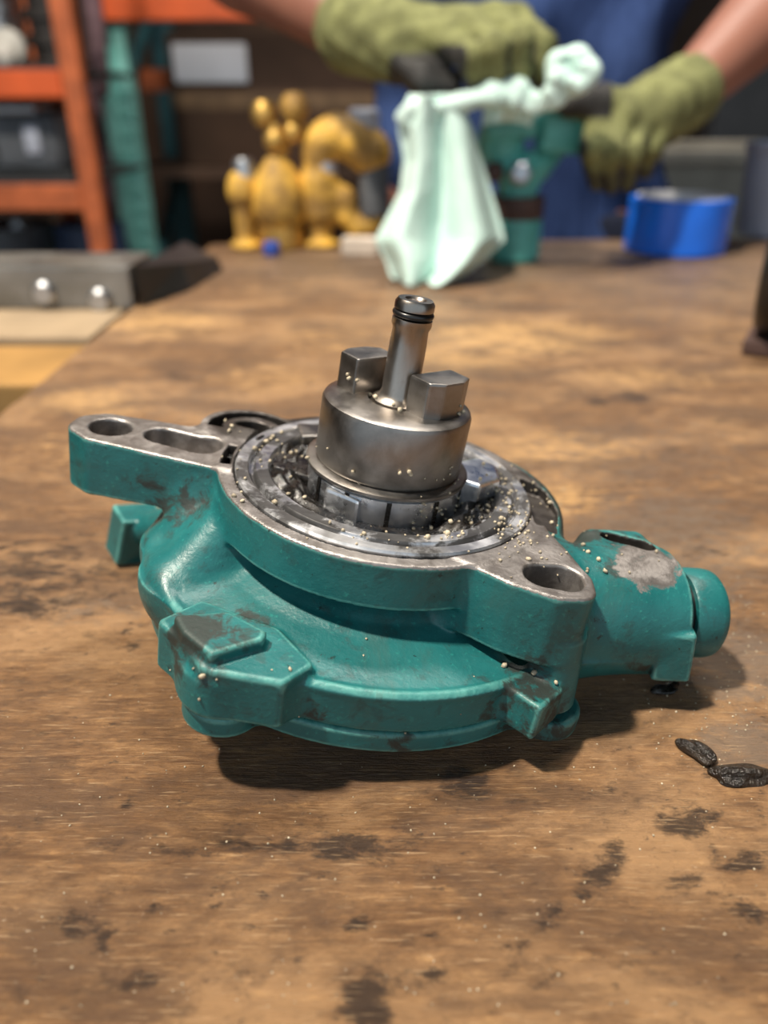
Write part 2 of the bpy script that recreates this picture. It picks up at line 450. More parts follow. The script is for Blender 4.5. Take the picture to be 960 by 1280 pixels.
# ================================================================== THE SETTING
FZ = -.9
def struct(name, c, s, mat):
    bm = bmesh.new(); box(bm, (0, 0, 0), s); o = obj(name, bm, mat); o.location = c
    return tag(o, kind='structure')
struct('floor', (0, .9, FZ - .05), (7.2, 5.4, .1), 'concrete')
struct('ceiling', (0, .9, 2.45), (7.2, 5.4, .1), 'ceil')
struct('wall_back', (0, 3.55, .75), (7.2, .1, 3.3), 'wallwood')
struct('wall_left', (-3.55, .9, .75), (.1, 5.2, 3.3), 'block')
struct('wall_right', (3.55, .9, .75), (.1, 5.2, 3.3), 'block')

# ================================================================== WORKBENCH
bench = empty('workbench', (0, 0, FZ)); tag(bench, 'worn brown wooden workbench with oil stains and grey dirt', 'workbench')
BX0, BX1 = -.176, 1.1
far = lambda x: .845 + .075 * (x - .15)
STAINS = [  # px, py, rx, ry, strength, channel, rotation deg
 (430,1053,95,24,.75,'oil',0),(250,1052,110,20,.30,'oil',0),(580,978,42,28,.55,'oil',0),
 (457,1248,38,34,1.0,'oil',0),(440,1225,30,16,.55,'oil',0),(645,1178,17,8,.9,'oil',0),(535,1165,34,5,.8,'oil',-5),(450,1154,26,6,.8,'oil',-8),
 (690,1215,24,20,.6,'oil',0),(540,1215,22,9,.6,'oil',0),(858,1025,46,22,.9,'oil',0),(935,1077,34,14,.9,'oil',5),(895,1061,11,8,.95,'oil',0),
 (750,1090,66,22,.6,'oil',-50),(690,1145,36,16,.55,'oil',-40),(131,1176,12,13,.8,'oil',0),(266,1130,11,11,.7,'oil',0),(278,1090,24,14,.6,'oil',-20),
 (190,1128,9,5,.8,'oil',0),(60,1195,40,14,.4,'oil',0),(100,1145,40,26,.35,'oil',-25),(55,715,110,55,.45,'oil',0),(35,757,58,20,.62,'oil',0),(150,690,55,30,.3,'oil',0),
 (60,690,40,16,.4,'oil',0),(795,495,34,9,.65,'oil',4),(742,502,24,7,.55,'oil',0),(660,574,28,6,.55,'oil',0),(905,526,30,6,.4,'oil',0),(600,380,60,14,.35,'oil',0),
 (690,435,60,12,.35,'oil',0),(162,1001,7,9,.85,'oil',0),(62,1018,18,9,.3,'oil',-40),(945,1135,30,18,.6,'oil',25),(870,1110,60,26,.3,'oil',20),
 (165,805,12,9,.7,'oil',-40),(155,790,8,5,.6,'oil',0),(700,1000,60,14,.3,'oil',0),(765,975,12,12,.6,'oil',0),(180,1225,30,20,.45,'oil',0),
 (330,350,110,18,.35,'oil',0),(860,345,110,22,.25,'oil',0),(240,470,60,10,.25,'oil',0),(300,445,60,14,.25,'oil',0),(860,560,50,8,.25,'oil',0),
 (790,605,30,6,.3,'oil',0),(880,690,40,10,.25,'oil',0),
 
 (650,420,150,26,.75,'clean',0),(560,450,120,20,.6,'clean',0),(820,470,120,20,.5,'clean',0),(700,620,90,22,.5,'clean',0),(200,400,110,24,.65,'clean',0),(110,500,90,22,.6,'clean',0),(700,560,120,30,.45,'clean',0),(420,420,90,26,.4,'clean',0),(330,470,90,24,.4,'clean',0),
 (900,420,80,20,.35,'clean',0),(130,560,120,40,.35,'clean',0),
 (600,320,420,40,.75,'film',0),(840,330,220,70,.6,'film',0),(820,680,170,110,.62,'film',0),(920,830,90,60,.8,'film',0),(930,930,70,45,.9,'film',0),(800,560,200,60,.4,'film',0),
 (220,500,160,40,.35,'film',0),(110,760,90,22,.5,'film',0),
]
def bench_attr(xs, ys):
    A = {k: np.zeros(xs.shape, np.float64) for k in ('oil', 'clean', 'film')}
    for px, py, rx, ry, st, ch, rot in STAINS:
        c = onz(px, py); ex = (onz(px + 1, py) - c); y1 = onz(px, py - 3); ey = (y1 - c) / 3
        # metres -> local pixel frame (inverse of the 2x2 jacobian)
        J = np.array([[ex.x, ey.x], [ex.y, ey.y]]); Ji = np.linalg.inv(J)
        dx, dy = xs - c.x, ys - c.y
        u = Ji[0, 0] * dx + Ji[0, 1] * dy; v = -(Ji[1, 0] * dx + Ji[1, 1] * dy)
        r = math.radians(rot); uu = u * math.cos(r) + v * math.sin(r); vv = -u * math.sin(r) + v * math.cos(r)
        q = np.sqrt((uu / rx) ** 2 + (vv / ry) ** 2)
        g = np.clip(1.35 - q, 0, 1); g = g * g * (3 - 2 * g) * st
        A[ch] = np.maximum(A[ch], g)
    return A
def build_top():
    xs = np.concatenate([np.linspace(BX0, .2, 171), np.linspace(.2, BX1, 71)[1:]])
    ys = np.concatenate([np.linspace(-.35, .05, 12), np.linspace(.05, .3, 126)[1:], np.linspace(.3, 1.0, 121)[1:]])
    X, Y = np.meshgrid(xs, ys, indexing='ij')
    Y2 = np.where(Y > .3, .3 + (Y - .3) / .7 * (far(X) - .3), Y)
    A = bench_attr(X, Y2)
    Zt = .00025 * np.sin(X * 61 + 2 * np.sin(Y2 * 37)) + .0002 * np.sin(Y2 * 230 + 3 * np.sin(X * 40)) - .0006 * A['oil'] * 0
    Zt = Zt - .0006
    nx, ny = X.shape
    top = np.stack([X, Y2, Zt], 2).reshape(-1, 3)
    bot = top.copy(); bot[:, 2] = -.045
    V = np.concatenate([top, bot]); n = nx * ny
    I = np.arange(n).reshape(nx, ny)
    f = [np.stack([I[:-1, :-1], I[1:, :-1], I[1:, 1:], I[:-1, 1:]], 2).reshape(-1, 4)]
    f.append(f[0][:, ::-1] + n)
    for e in (I[:, 0], I[-1, :], I[::-1, -1], I[0, ::-1]):
        f.append(np.stack([e[:-1], e[:-1] + n, e[1:] + n, e[1:]], 1))
    me = np_mesh('tabletop', V, np.concatenate(f), None, {k: np.concatenate([a.ravel()] * 2) for k, a in A.items()})
    me.set_sharp_from_angle(angle=math.radians(40))
    o = link('tabletop', me, 'bench', bench); o.location.z = -FZ
    return o
build_top()
for x, y in ((-.12, -.28), (1.03, -.28), (-.12, .74), (1.03, .82)):
    bm = bmesh.new(); box(bm, (x, y, (-FZ - .044) / 2), (.09, .09, -FZ - .044), bev=.004); obj('leg', bm, 'legwood', bench)
for y in (-.28, .74):
    bm = bmesh.new(); box(bm, (.455, y, -FZ - .095), (1.06, .03, .10)); obj('apron_rail', bm, 'legwood', bench)

# lower side table of two boards, left of the bench
st = empty('side_table', (-.6, .45, FZ)); tag(st, 'low side table of two pale golden boards against the workbench edge', 'table')
def board(y0, y1, z1, mat):
    bm = bmesh.new(); box(bm, (-.545 + .6, (y0 + y1) / 2 - .45, -FZ + z1 - .016), (.725, y1 - y0, .032), bev=.002); return obj('board', bm, mat, st)
board(.392, .468, -.006, 'plank'); board(.472, .66, -.002, 'plankpale')
for x in (-.28, .3):
    bm = bmesh.new(); box(bm, (x, .08, -FZ - .068), (.05, .26, .06)); obj('cross_rail', bm, 'legwood', st)
    for y in (-.02, .18):
        bm = bmesh.new(); box(bm, (x, y, (-FZ - .09) / 2), (.05, .05, -FZ - .09)); obj('leg', bm, 'legwood', st)
# grey steel bar lying on it, with two bright bolt heads
bar = empty('steel_bar', (-.45, .575, -.002)); tag(bar, 'flat grey steel bar with two bright bolt heads on the side table', 'steel bar')
bm = bmesh.new(); box(bm, (0, 0, .0145), (.548, .06, .029), bev=.0015); obj('bar', bm, 'bargrey', bar)
for px, py in ((55, 367), (125, 376)):
    p = ony(px, py, .544)
    bm = bmesh.new(); lathe(bm, [(0, .004), (.006, .004), (.0085, .001), (.0085, -.002), (0, -.002)], 20)
    o = obj('bolt_head', bm, 'greysteel', bar, True); o.rotation_euler = (math.radians(90), 0, 0); o.location = (p.x + .45, -.031, p.z + .002)
bm = bmesh.new()
V = [bm.verts.new(v) for v in ((-.171, .546, 0), (-.148, .60, 0), (-.138, .68, 0), (-.171, .69, 0), (-.171, .546, .027), (-.152, .60, .02), (-.142, .68, .010), (-.171, .69, .022))]
for f in ((3, 2, 1, 0), (4, 5, 6, 7), (0, 1, 5, 4), (1, 2, 6, 5), (2, 3, 7, 6), (3, 0, 4, 7)): bm.faces.new([V[i] for i in f])
tag(obj('steel_wedge', bm, 'blackplate', origin=(-.155, .62, 0)), 'black tapered steel wedge at the end of the grey bar', 'steel wedge')

# ================================================================== GREEN PUMP (millimetres in its own frame, z along the shaft)
TILT = math.radians(9.0)
pump = empty('vacuum_pump', (-.0055, .170, .0088), (0, TILT, 0))
tag(pump, 'oily green cast pump with steel drive shaft, lying alone on the workbench', 'pump')
MM = .001
EARL = [(-37, -3), (-69.5, 3.2), (-73, 6.2), (-72.8, 8.8), (-70, 10.8), (-50, 10), (-28, 16)]
EARR = [(17.5, -29.5), (28.5, -36.6), (35.2, -39.0), (39.0, -38.2), (39.2, -34.5), (34.5, -23), (30, -5), (8, -12)]
BOSSL = [(-41.8, -43.2), (-37.5, -47), (-31.6, -54.6), (-29.6, -55.3), (-17, -56.2), (-12.8, -51), (-20, -42), (-36, -36)]
STEPL = [(-36.6, -49.2), (-30.4, -54.6), (-22.2, -48.6), (-22, -46.6), (-29.8, -42.0), (-39, -45.2)]
BOSSR = [(26.8, -43.6), (30.6, -40.0), (40.6, -45.0), (35.2, -51.2)]
TA, TB = (34.0, -22.5, 19.0), (69.5, -17.0, 19.2)
RZ = lambda a: [[math.cos(a), -math.sin(a), 0], [math.sin(a), math.cos(a), 0], [0, 0, 1]]
def p_flange(X, Y, Z):
    d = circ(X, Y, 0, 0, 40.0); d = smin(d, circ(X, Y, -36, 19.5, 12.8), 2)
    return extr(d, Z, 25.0, 36.0, .5)
def p_earl(X, Y, Z): return extr(poly2(X, Y, EARL) - 5, Z, 21.5 + .06 * (X + 60), 36.0, .6)
def p_earr(X, Y, Z): return extr(poly2(X, Y, EARR) - 5, Z, 19.0, 36.0, .6)
def p_body(X, Y, Z):
    r = np.sqrt(X * X + Y * Y); th = np.arctan2(Y, X)
    prof = np.interp(np.asarray(Z, np.float64), [6, 15.0, 15.6, 16.4, 17.4, 19.0, 21.5, 25, 29], [54.2, 54.2, 50.4, 45.6, 40.6, 36.6, 33.4, 31.4, 31.0])
    cone = np.maximum((r - prof) * .25, np.maximum(Z - 29, 6 - Z))
    wall = extr(r - (54.1 + .07 * (Z - 5)), Z, 5.9, 15.1, .8)
    bead = np.sqrt((r - 53.9) ** 2 + (Z - 14.7) ** 2) - 1.05
    d = smin(smin(cone, wall, 1.2), bead, .8)
    sh = extr(circ(X, Y, 15.5, 5, 31.5), Z, 8, 35.6, 6.5)
    d = smin(d, sh, 5)
    d = smin(d, caps(X, Y, Z, (-43, 0, 29), (-47, -8, 13), 5.5, 7), 6)
    d = smin(d, caps(X, Y, Z, (-34, -12, 26), (-43, -21, 13), 5.0, 7.5), 7)
    return smin(d, caps(X, Y, Z, (-36, 16, 27), (-38, 20, 12), 11, 12), 6)
def p_tube(X, Y, Z):
    d = cyl(X, Y, Z, TA, TB, 15.0, .8)
    lump = rbox(X, Y, Z, (58.5, -11, 29.0), (9, 8.0, 4.6), 3.6, RZ(.18))
    d = smin(d, lump, 3)
    return d
def p_key(X, Y, Z): return rbox(X, Y, Z, (69.2, -30.0, 17.0), (4.4, 3.0, 6.4), .9, [[.985, .1, -.17], [-.1, .99, 0.06], [.17, -.05, .984]])
def p_bossl(X, Y, Z):
    a = smin(extr(poly2(X, Y, BOSSL) - 1.5, Z, 6.2, 18.0, 1.0), extr(circ(X, Y, -29.6, -48.0, 8.4), Z, 5.8, 15.0, 1.0), 2.0)
    return smin(a, extr(poly2(X, Y, STEPL) - .8, Z, 10, 21.0, .9), 1.0)
def p_bossr(X, Y, Z):
    a = extr(poly2(X, Y, BOSSR) - .8, Z, 5.8, 14.8, .8)
    return smin(a, cyl(X, Y, Z, (40.6, -38.0, 5.9), (39.0, -36.6, 24), 6.6, .8), 1.6)
def p_foot(X, Y, Z):
    b = rbox(X, Y, Z, (-70.5, 37.5, -12.4), (6.8, 5.2, 8.0), .8, [[.80, -.58, .15], [.58, .81, 0.0], [-.12, .09, .988]])
    return smin(b, caps(X, Y, Z, (-40, 24, 9), (-66, 34, -8), 7, 4.5), 1.5)
def cut_holes(X, Y, Z):
    a = cyl(X, Y, Z, (-68.3, 7.2, 10), (-68.3, 7.2, 45), 5.0)
    d = poly2(X, Y, [(33.4, -35.6), (37.6, -36.0), (37.6, -35.0)]) - 4.2
    a = np.minimum(a, extr(d, Z, 8, 45))
    return np.minimum(a, extr(poly2(X, Y, [(-55.5, 6.6), (-44.8, 3.8), (-44.6, 4.2)]) - 4.3, Z, 28.5, 45, 1.5))
def cut_oil(X, Y, Z):
    r = np.sqrt(X * X + Y * Y); th = np.degrees(np.arctan2(Y, X))
    a = extr(r - 36.2, Z, 33.0, 50); a = np.minimum(a, extr(r - 30.5, Z, 30, 50))
    rp = np.sqrt((X + 35.2) ** 2 + (Y - 19.3) ** 2)
    ann = np.maximum(np.abs(rp - 9.6) - 1.7, 29 - Z); ann = np.maximum(ann, -(Y + X * .2 - 7))
    a = np.minimum(a, np.maximum(ann, -(r - 37.2)))
    a = np.minimum(a, extr(rp - 4.6, Z, 28, 50))
    cr = np.maximum(np.abs(r - 38.2) - .95, 31 - Z)
    a = np.minimum(a, np.maximum(cr, -(np.abs(np.abs(th) - 176) - 0) * .6 * 0 + np.maximum((165 - th) * .6, 0) * 0 + poly2(X, Y, [(-41, 5.5), (-41, -5.5), (-34, -5), (-34, 5)])))
    cr2 = extr(poly2(X, Y, [(36.5, -13), (41.5, -10), (43, -1), (41, 8), (36.5, 10)]) - .8, Z, 32.6, 50, .4)
    a = np.minimum(a, cr2)
    a = np.minimum(a, extr(poly2(X, Y, [(55.5, -9.4), (62.8, -12.6), (63.2, -11.8)]) - 2.4, Z, 28.6, 60, .8))
    return a
def p_solid(X, Y, Z):
    d = smin(p_flange(X, Y, Z), p_body(X, Y, Z), 2.2)
    d = smin(d, p_earl(X, Y, Z), 2.5); d = smin(d, p_earr(X, Y, Z), 1.6)
    d = smin(d, p_tube(X, Y, Z), 5); d = smin(d, p_bossl(X, Y, Z), 1.6); d = smin(d, p_bossr(X, Y, Z), 1.4)
    d = smin(d, p_foot(X, Y, Z), 2); d = smin(d, p_key(X, Y, Z), .8)
    d = np.maximum(d, Z - 36.0) if False else d
    return d
def p_all(X, Y, Z):
    d = p_solid(X, Y, Z)
    return smax(smax(d, -cut_holes(X, Y, Z), .7), -cut_oil(X, Y, Z), .5)
def at_bare(X, Y, Z, N):
    t = np.clip((Z - 35.35) / .35, 0, 1) * np.clip((N[:, 2] + .2) * 2, 0, 1)
    h = np.clip(1 - np.abs(cut_holes(X, Y, Z)) / .6, 0, 1) * (Z > 20)
    o = np.clip(1 - np.abs(cut_oil(X, Y, Z)) / .6, 0, 1) * (Z > 26)
    wear = np.clip(1 - (np.sqrt((X - 61) ** 2 + (Y + 20) ** 2 + (Z - 33) ** 2) - 6) / 6, 0, 1) * .75
    return np.maximum(np.maximum(np.maximum(t, h), o), wear)
def at_oily(X, Y, Z, N):
    r = np.sqrt(X * X + Y * Y)
    o = np.clip(1 - np.abs(cut_oil(X, Y, Z)) / .8, 0, 1) * (Z > 26) * .9
    back = np.clip(1 - (np.sqrt((X + 30) ** 2 + (Y - 24) ** 2) - 14) / 8, 0, 1) * .75
    sh = np.clip((X - 30) / 8, 0, 1) * np.clip((Y + 16) / 10, 0, 1) * .55
    return np.maximum(np.maximum(o, back), np.maximum(sh, .12))
def blob(X, Y, Z, c, r, s): return s * np.clip(1.4 - np.sqrt((X - c[0]) ** 2 + (Y - c[1]) ** 2 + (Z - c[2]) ** 2) / r, 0, 1)
def at_grime(X, Y, Z, N):
    g = np.maximum.reduce([
        blob(X, Y, Z, (48, -6, 28), 13, .85), blob(X, Y, Z, (40, 8, 31), 14, .9), blob(X, Y, Z, (58, -16, 32), 11, .65), blob(X, Y, Z, (34, -42, 12), 9, .75), blob(X, Y, Z, (40, -46, 5), 9, .75),
        blob(X, Y, Z, (-44, -6, 26), 8, .6), blob(X, Y, Z, (-35, -48, 20), 9, .75), blob(X, Y, Z, (-28, -40, 18), 7, .45), blob(X, Y, Z, (-52, -6, 24), 9, .4),
        blob(X, Y, Z, (63.5, -31, 14), 4, .6), blob(X, Y, Z, (25, -45, 11), 6, .5), blob(X, Y, Z, (-10, -52, 9), 5, .5), blob(X, Y, Z, (-40, 25, 25), 18, .8)])
    return g
def at_edge_of(f):
    def g(X, Y, Z, N):
        e = 1.3; a = f(X, Y, Z); acc = 0
        for dx, dy, dz in ((e, 0, 0), (-e, 0, 0), (0, e, 0), (0, -e, 0), (0, 0, e), (0, 0, -e)): acc = acc + f(X + dx, Y + dy, Z + dz)
        return np.clip((acc / 6 - a) / .30, 0, 1)
    return g
names = [('mounting_flange', p_flange), ('mounting_ear', p_earl), ('mounting_ear', p_earr), ('pump_body', p_body), ('outlet_pipe', p_tube), ('bolt_boss', p_bossl), ('bolt_boss', p_bossr), ('bracket_foot', p_foot), ('pipe_key', p_key)]
sdf_obj('casting', p_all, (-82, -60, -24), (82, 52, 39), .6, 'green', pump, MM, {'bare': at_bare, 'oily': at_oily, 'grime': at_grime, 'edge': at_edge_of(p_all)}, parts=names)
# cover plate under the seam
def p_cover(X, Y, Z):
    d = circ(X, Y, 0, 0, 54.7); d = smin(d, circ(X, Y, -28.6, -47.6, 8.3), 2.5); d = smin(d, circ(X, Y, 41.2, -37.6, 8.2), 3)
    d = smin(d, circ(X, Y, -40, 36, 9), 3)
    return extr(d, Z, 0, 5.2, .9)
sdf_obj('cover_plate', p_cover, (-57, -60, -2), (57, 57, 7), .6, 'green', pump, MM,
        {'bare': lambda X, Y, Z, N: X * 0, 'oily': lambda X, Y, Z, N: X * 0, 'grime': lambda X, Y, Z, N: np.maximum(blob(X, Y, Z, (38, -44, 3), 8, .8), blob(X, Y, Z, (10, -53, 0), 9, .4)), 'edge': at_edge_of(p_cover)})
# hose stub at the pipe's end
ta, tb = Vector(TA), Vector(TB); tdir = (tb - ta).normalized()
stub = None
def stub_mesh(prof, name, mat, parent):
    bm = bmesh.new(); lathe(bm, [(r * MM, z * MM) for r, z in prof], 56)
    o = obj(name, bm, mat, parent, True)
    o.rotation_euler = tdir.to_track_quat('Z', 'Y').to_euler(); o.location = tb * MM
    return o
for prof, nm, mt in (([(0, -2), (12.2, -2), (12.2, 1.4), (11.6, 2.0), (0, 2.0)], 'outlet_collar', 'green'),
                     ([(0, 1.8), (9.3, 1.8), (9.3, 4.6), (0, 4.6)], 'seal_groove', 'rubber'),
                     ([(0, 4.2), (10.5, 4.2), (10.9, 4.8), (10.9, 10.6), (10.7, 12.0), (10.0, 12.7), (8.6, 12.7), (8.2, 11.8), (8.2, 5), (0, 5)], 'hose_stub', 'green')):
    stub_mesh(prof, nm, mt, pump)
# seal ring, oil pool and rotor in the bore
def lathe_part(name, prof, mat, parent, seg=96):
    bm = bmesh.new(); lathe(bm, [(r * MM, z * MM) for r, z in prof], seg); return obj(name, bm, mat, parent, True)
lathe_part('seal_ring', [(36.1, 32.9), (36.1, 36.2), (35.7, 36.7), (33.2, 36.7), (32.9, 36.3), (32.7, 32.9)], 'bright', pump)
lathe_part('inner_ring', [(32.9, 31.2), (32.9, 35.0), (31.8, 35.0), (31.6, 36.3), (31.2, 36.7), (28.4, 36.7), (27.8, 36.0), (27.4, 34.6), (25.6, 34.3), (25.0, 33.2), (24.0, 31.2)], 'oilring', pump)
bm = bmesh.new(); lathe(bm, [(25 * MM, 32.6 * MM), (22 * MM, 32.9 * MM), (18.5 * MM, 33.0 * MM), (17 * MM, 30 * MM), (25 * MM, 30 * MM)], 72, closed=True); obj('oil_film', bm, 'oil', pump, True)
def sludge(a0, a1, r0, r1, zb, zh, seed):
    g = np.random.default_rng(seed); ph = g.uniform(0, 6, 6); na, nr = 90, 26; bm = bmesh.new(); G = []
    for i in range(na + 1):
        row = []
        for k in range(nr + 1):
            u, v = i / na, k / nr; a = math.radians(a0 + (a1 - a0) * u); rr = r0 + (r1 - r0) * v
            e = min(1, 6 * min(u, 1 - u)) * min(1, 4 * min(v, 1 - v))
            w = sum(math.sin(x * f + p) for x, f, p in ((a * 9, 1, ph[0]), (rr, .9, ph[1]), (a * 11 + rr * .5, 1, ph[2]), (a * 17 - rr * .7, 1, ph[3]), (rr * 1.9 + a * 13, 1, ph[4]))) / 5
            row.append(bm.verts.new((rr * math.cos(a) * MM, rr * math.sin(a) * MM, (zb + zh * e * (.62 + .6 * w)) * MM)))
        G.append(row)
    for i in range(na):
        for k in range(nr): bm.faces.new((G[i][k], G[i + 1][k], G[i + 1][k + 1], G[i][k + 1]))
    bmesh.ops.recalc_face_normals(bm, faces=bm.faces)
    return obj('oil_sludge', bm, 'oil', pump, 'all')
sludge(95, 238, 18.5, 32.2, 33.0, 3.9, 1); sludge(-62, 60, 18.8, 30.5, 32.8, 3.2, 2); sludge(128, 176, 30, 39.4, 34.2, 2.6, 3)
hub = lathe_part('rotor_hub', [(0, 30), (18.2, 30), (18.8, 31), (18.8, 38.9), (18.2, 39.5), (0, 39.5)], 'hub', pump)
for a in (-118, -88, -52, -18, 20, 60, 110, 170, 215):
    bm = bmesh.new(); box(bm, (18.5 * MM, 0, 35.2 * MM), (1.2 * MM, 1.1 * MM, 7.4 * MM)); o = obj('oil_slot', bm, 'oil', hub); o.name = 'rotor_slot'; o.rotation_euler.z = math.radians(a)  # oil-filled slots, modelled as black bars on the hub wall
washer = lathe_part('thrust_washer', [(10, 39.4), (19.0, 39.4), (19.6, 39.9), (19.6, 40.6), (19.0, 41.0), (10, 41.0)], 'steel', pump)
def prism(name, pts, z0, z1, mat, parent, bev=.5, smooth=False):
    bm = bmesh.new(); vs = [bm.verts.new((x * MM, y * MM, z0 * MM)) for x, y in pts]
    f = bm.faces.new(vs); r = bmesh.ops.extrude_face_region(bm, geom=[f])
    bmesh.ops.translate(bm, vec=(0, 0, (z1 - z0) * MM), verts=[g for g in r['geom'] if isinstance(g, bmesh.types.BMVert)])
    bmesh.ops.recalc_face_normals(bm, faces=bm.faces)
    if bev: bmesh.ops.bevel(bm, geom=list(bm.edges), offset=bev * MM, segments=2, profile=.6, affect='EDGES')
    return obj(name, bm, mat, parent, smooth)
prism('rotor_vane', [(18.5, -3), (22.5, -4.5), (28.3, 1.0), (28.5, 9), (24, 13), (18, 8)], 31, 39.8, 'hub', pump, .8)
prism('rotor_vane', [(-29, 4), (-27, -1.5), (-14, -6), (-13, 3), (-24, 8)], 31, 35.6, 'oil', pump, .8)
prism('rotor_vane', [(-14, -14.5), (-6, -19), (-4, -15), (-12, -10)], 31, 38.4, 'hub', pump, .8)
prism('rotor_vane', [(-24, 24), (-16, 26), (-12, 19), (-22, 15)], 31, 37.5, 'steel', pump, .8)
prism('rotor_vane', [(4, 20), (10, 27), (20, 22), (14, 15)], 31, 38, 'hub', pump, .8)
# coupling collar with two tangs
collar = lathe_part('coupling_collar', [(0, 40.8), (16.4, 40.8), (17.2, 41.2), (17.6, 42), (17.6, 55.0), (17.2, 55.9), (16.2, 56.4), (7.2, 56.4), (6.8, 55.4), (0, 55.4)], 'steel', pump)
def tang(cx, cy, ang, L, T, z1, sgn):
    a = math.radians(ang); u = np.array([math.cos(a), math.sin(a)]); v = np.array([-u[1], u[0]]) * sgn
    pts = []
    for s, t in ((-.5, -.5), (.5, -.5), (.5, .28), (.22, .5), (-.22, .5), (-.5, .28)):
        p = np.array([cx, cy]) + u * s * L + v * t * T; pts.append(tuple(p))
    return prism('coupling_tang', pts, 55.5, z1, 'steel', collar, .55)
tang(8.8, -4.2, 42, 13.2, 8.0, 64.6, -1)
tang(-8.6, 6.6, 42, 12.4, 8.0, 64.6, 1)
shaft = lathe_part('drive_shaft', [(0, 55), (6.2, 55), (6.2, 56.6), (4.9, 57.4), (4.3, 58.6), (4.2, 70), (4.05, 73.2), (4.5, 74.2), (4.5, 75.6), (3.9, 75.9), (3.9, 77.3), (4.45, 77.6), (4.45, 79.0), (3.9, 79.8), (2.4, 79.8), (2.0, 79.3), (0, 79.3)], 'shaft', pump, 48)
bm = bmesh.new(); lathe(bm, [((3.9 + .8 * math.cos(a)) * MM, (76.6 + .75 * math.sin(a)) * MM) for a in np.linspace(0, 2 * math.pi, 13)[:-1]], 48, closed=True); obj('o_ring', bm, 'rubber', shaft, 'all')

# ================================================================== grit, grease
bpy.context.view_layer.update()
DG = bpy.context.evaluated_depsgraph_get()
def hit(px, py):
    d = ray(px, py).normalized()
    ok, loc, nor, idx, ob, mat = S.ray_cast(DG, Vector((0, 0, CAMH)), d)
    return (loc, nor, ob) if ok else None
def on_pump(ob):
    while ob is not None:
        if ob == pump: return True
        ob = ob.parent
    return False
ICO = bmesh.new(); bmesh.ops.create_icosphere(ICO, subdivisions=1, radius=1)
ICOV = np.array([v.co[:] for v in ICO.verts]); ICOF = np.array([[v.index for v in f.verts] for f in ICO.faces]); ICO.free()
def grains(name, pts, mat):
    V, F = [], []; k = 0
    for p, r in pts:
        sc = r * RNG.uniform(.7, 1.3, 3); R = np.array(Euler(RNG.uniform(0, 6, 3)).to_matrix())
        V.append((ICOV * (1 + RNG.uniform(-.18, .18, (len(ICOV), 1))) * sc) @ R.T + np.array(p)); F.append(ICOF + k); k += len(ICOV)
    me = np_mesh(name, np.concatenate(V), np.concatenate(F)); return link(name, me, mat)
pp, tp = [], []
def put(px, py, r, lst=None):
    h = hit(px, py)
    if h is None: return
    p = h[0] + h[1] * r * .45
    if on_pump(h[2]): pp.append((p, r))
    elif abs(h[0].z) < .004: tp.append((p, r))
for px, py in ((317,560),(333,553),(341,545),(347,552),(352,541),(363,566),(371,565),(378,571),(386,573),(325,576),(338,549),(442,589),(500,592),(512,590),(513,592),(363,598),(361,617),(380,623),(345,628),(293,620),(303,627),(450,605),(470,498),(462,493),(491,506),(499,513),(575,508),(578,516),(588,513),(573,517),(438,472),(446,475),(436,468),(540,660),(563,653),(590,655),(611,640),(625,650),(637,618),(560,668),(535,672),(604,580),(601,600),(610,632),(287,540),(282,526),(290,533),(660,700),(675,690),(630,833),(695,852),(668,840),(363,838),(255,845),(728,683),(748,700),(735,690),(820,690),(757,715),(703,612),(688,628),(670,612),(690,655),(455,669),(430,663),(412,655)):
    put(px + RNG.uniform(-1, 1), py + RNG.uniform(-1, 1), RNG.uniform(.00042, .00066))
for (cx, cy, sx, sy, n) in ((640,640,13,26,55),(650,672,16,12,22),(575,650,45,16,40),(490,668,70,10,18),(622,600,8,16,18),(350,560,30,14,10),(690,640,16,26,16),(640,700,30,12,8),(300,585,12,20,8),(760,705,40,18,10),(560,600,20,12,8),(300,850,60,30,5),(480,870,120,40,6)):
    for _ in range(n):
        put(RNG.normal(cx, sx), RNG.normal(cy, sy), RNG.uniform(.00018, .00046))
tag(grains('grit', pp, 'grit'), 'pale beige grit sprinkled over the oily pump top', 'grit', kind='stuff')
for _ in range(330):
    put(RNG.uniform(0, 960), RNG.uniform(560, 1275), RNG.uniform(.00008, .00026))
for _ in range(170):
    put(RNG.normal(890, 50), RNG.normal(850, 70), RNG.uniform(.0001, .0003))
tag(grains('dust', tp, 'grit'), 'tiny pale specks of dust strewn on the workbench top', 'dust', kind='stuff')

def lump(name, px, py, rx, ry, rz, rot, mat, label, cat, seed):
    c = onz(px, py); g = np.random.default_rng(seed)
    bm = bmesh.new(); bmesh.ops.create_icosphere(bm, subdivisions=4, radius=1)
    k = g.uniform(-1, 1, (8, 3)) * 3; ph = g.uniform(0, 6, 8)
    for v in bm.verts:
        q = np.array(v.co); d = 1 + .22 * sum(math.sin(float(k[i] @ q) * 1.5 + ph[i]) for i in range(8)) / 2.4
        v.co = Vector((q[0] * rx * d, q[1] * ry * d, max(q[2], -.25) * rz * d))
    o = obj(name, bm, mat, smooth='all'); o.location = (c.x, c.y, .0001); o.rotation_euler.z = rot
    return tag(o, label, cat)
lump('grease_clump', 872, 942, .0046, .0021, .0019, -1.05, 'sludge', 'small elongated clump of dark brown grease on the bench', 'grease', 1)
lump('grease_clump', 933, 970, .0068, .0030, .0019, .1, 'sludge', 'larger glossy clump of dark grease beside the grey stain', 'grease', 2)
lump('grease_clump', 834, 862, .0030, .0018, .0012, .3, 'oil', 'black grease drip under the pump outlet pipe', 'grease', 3)

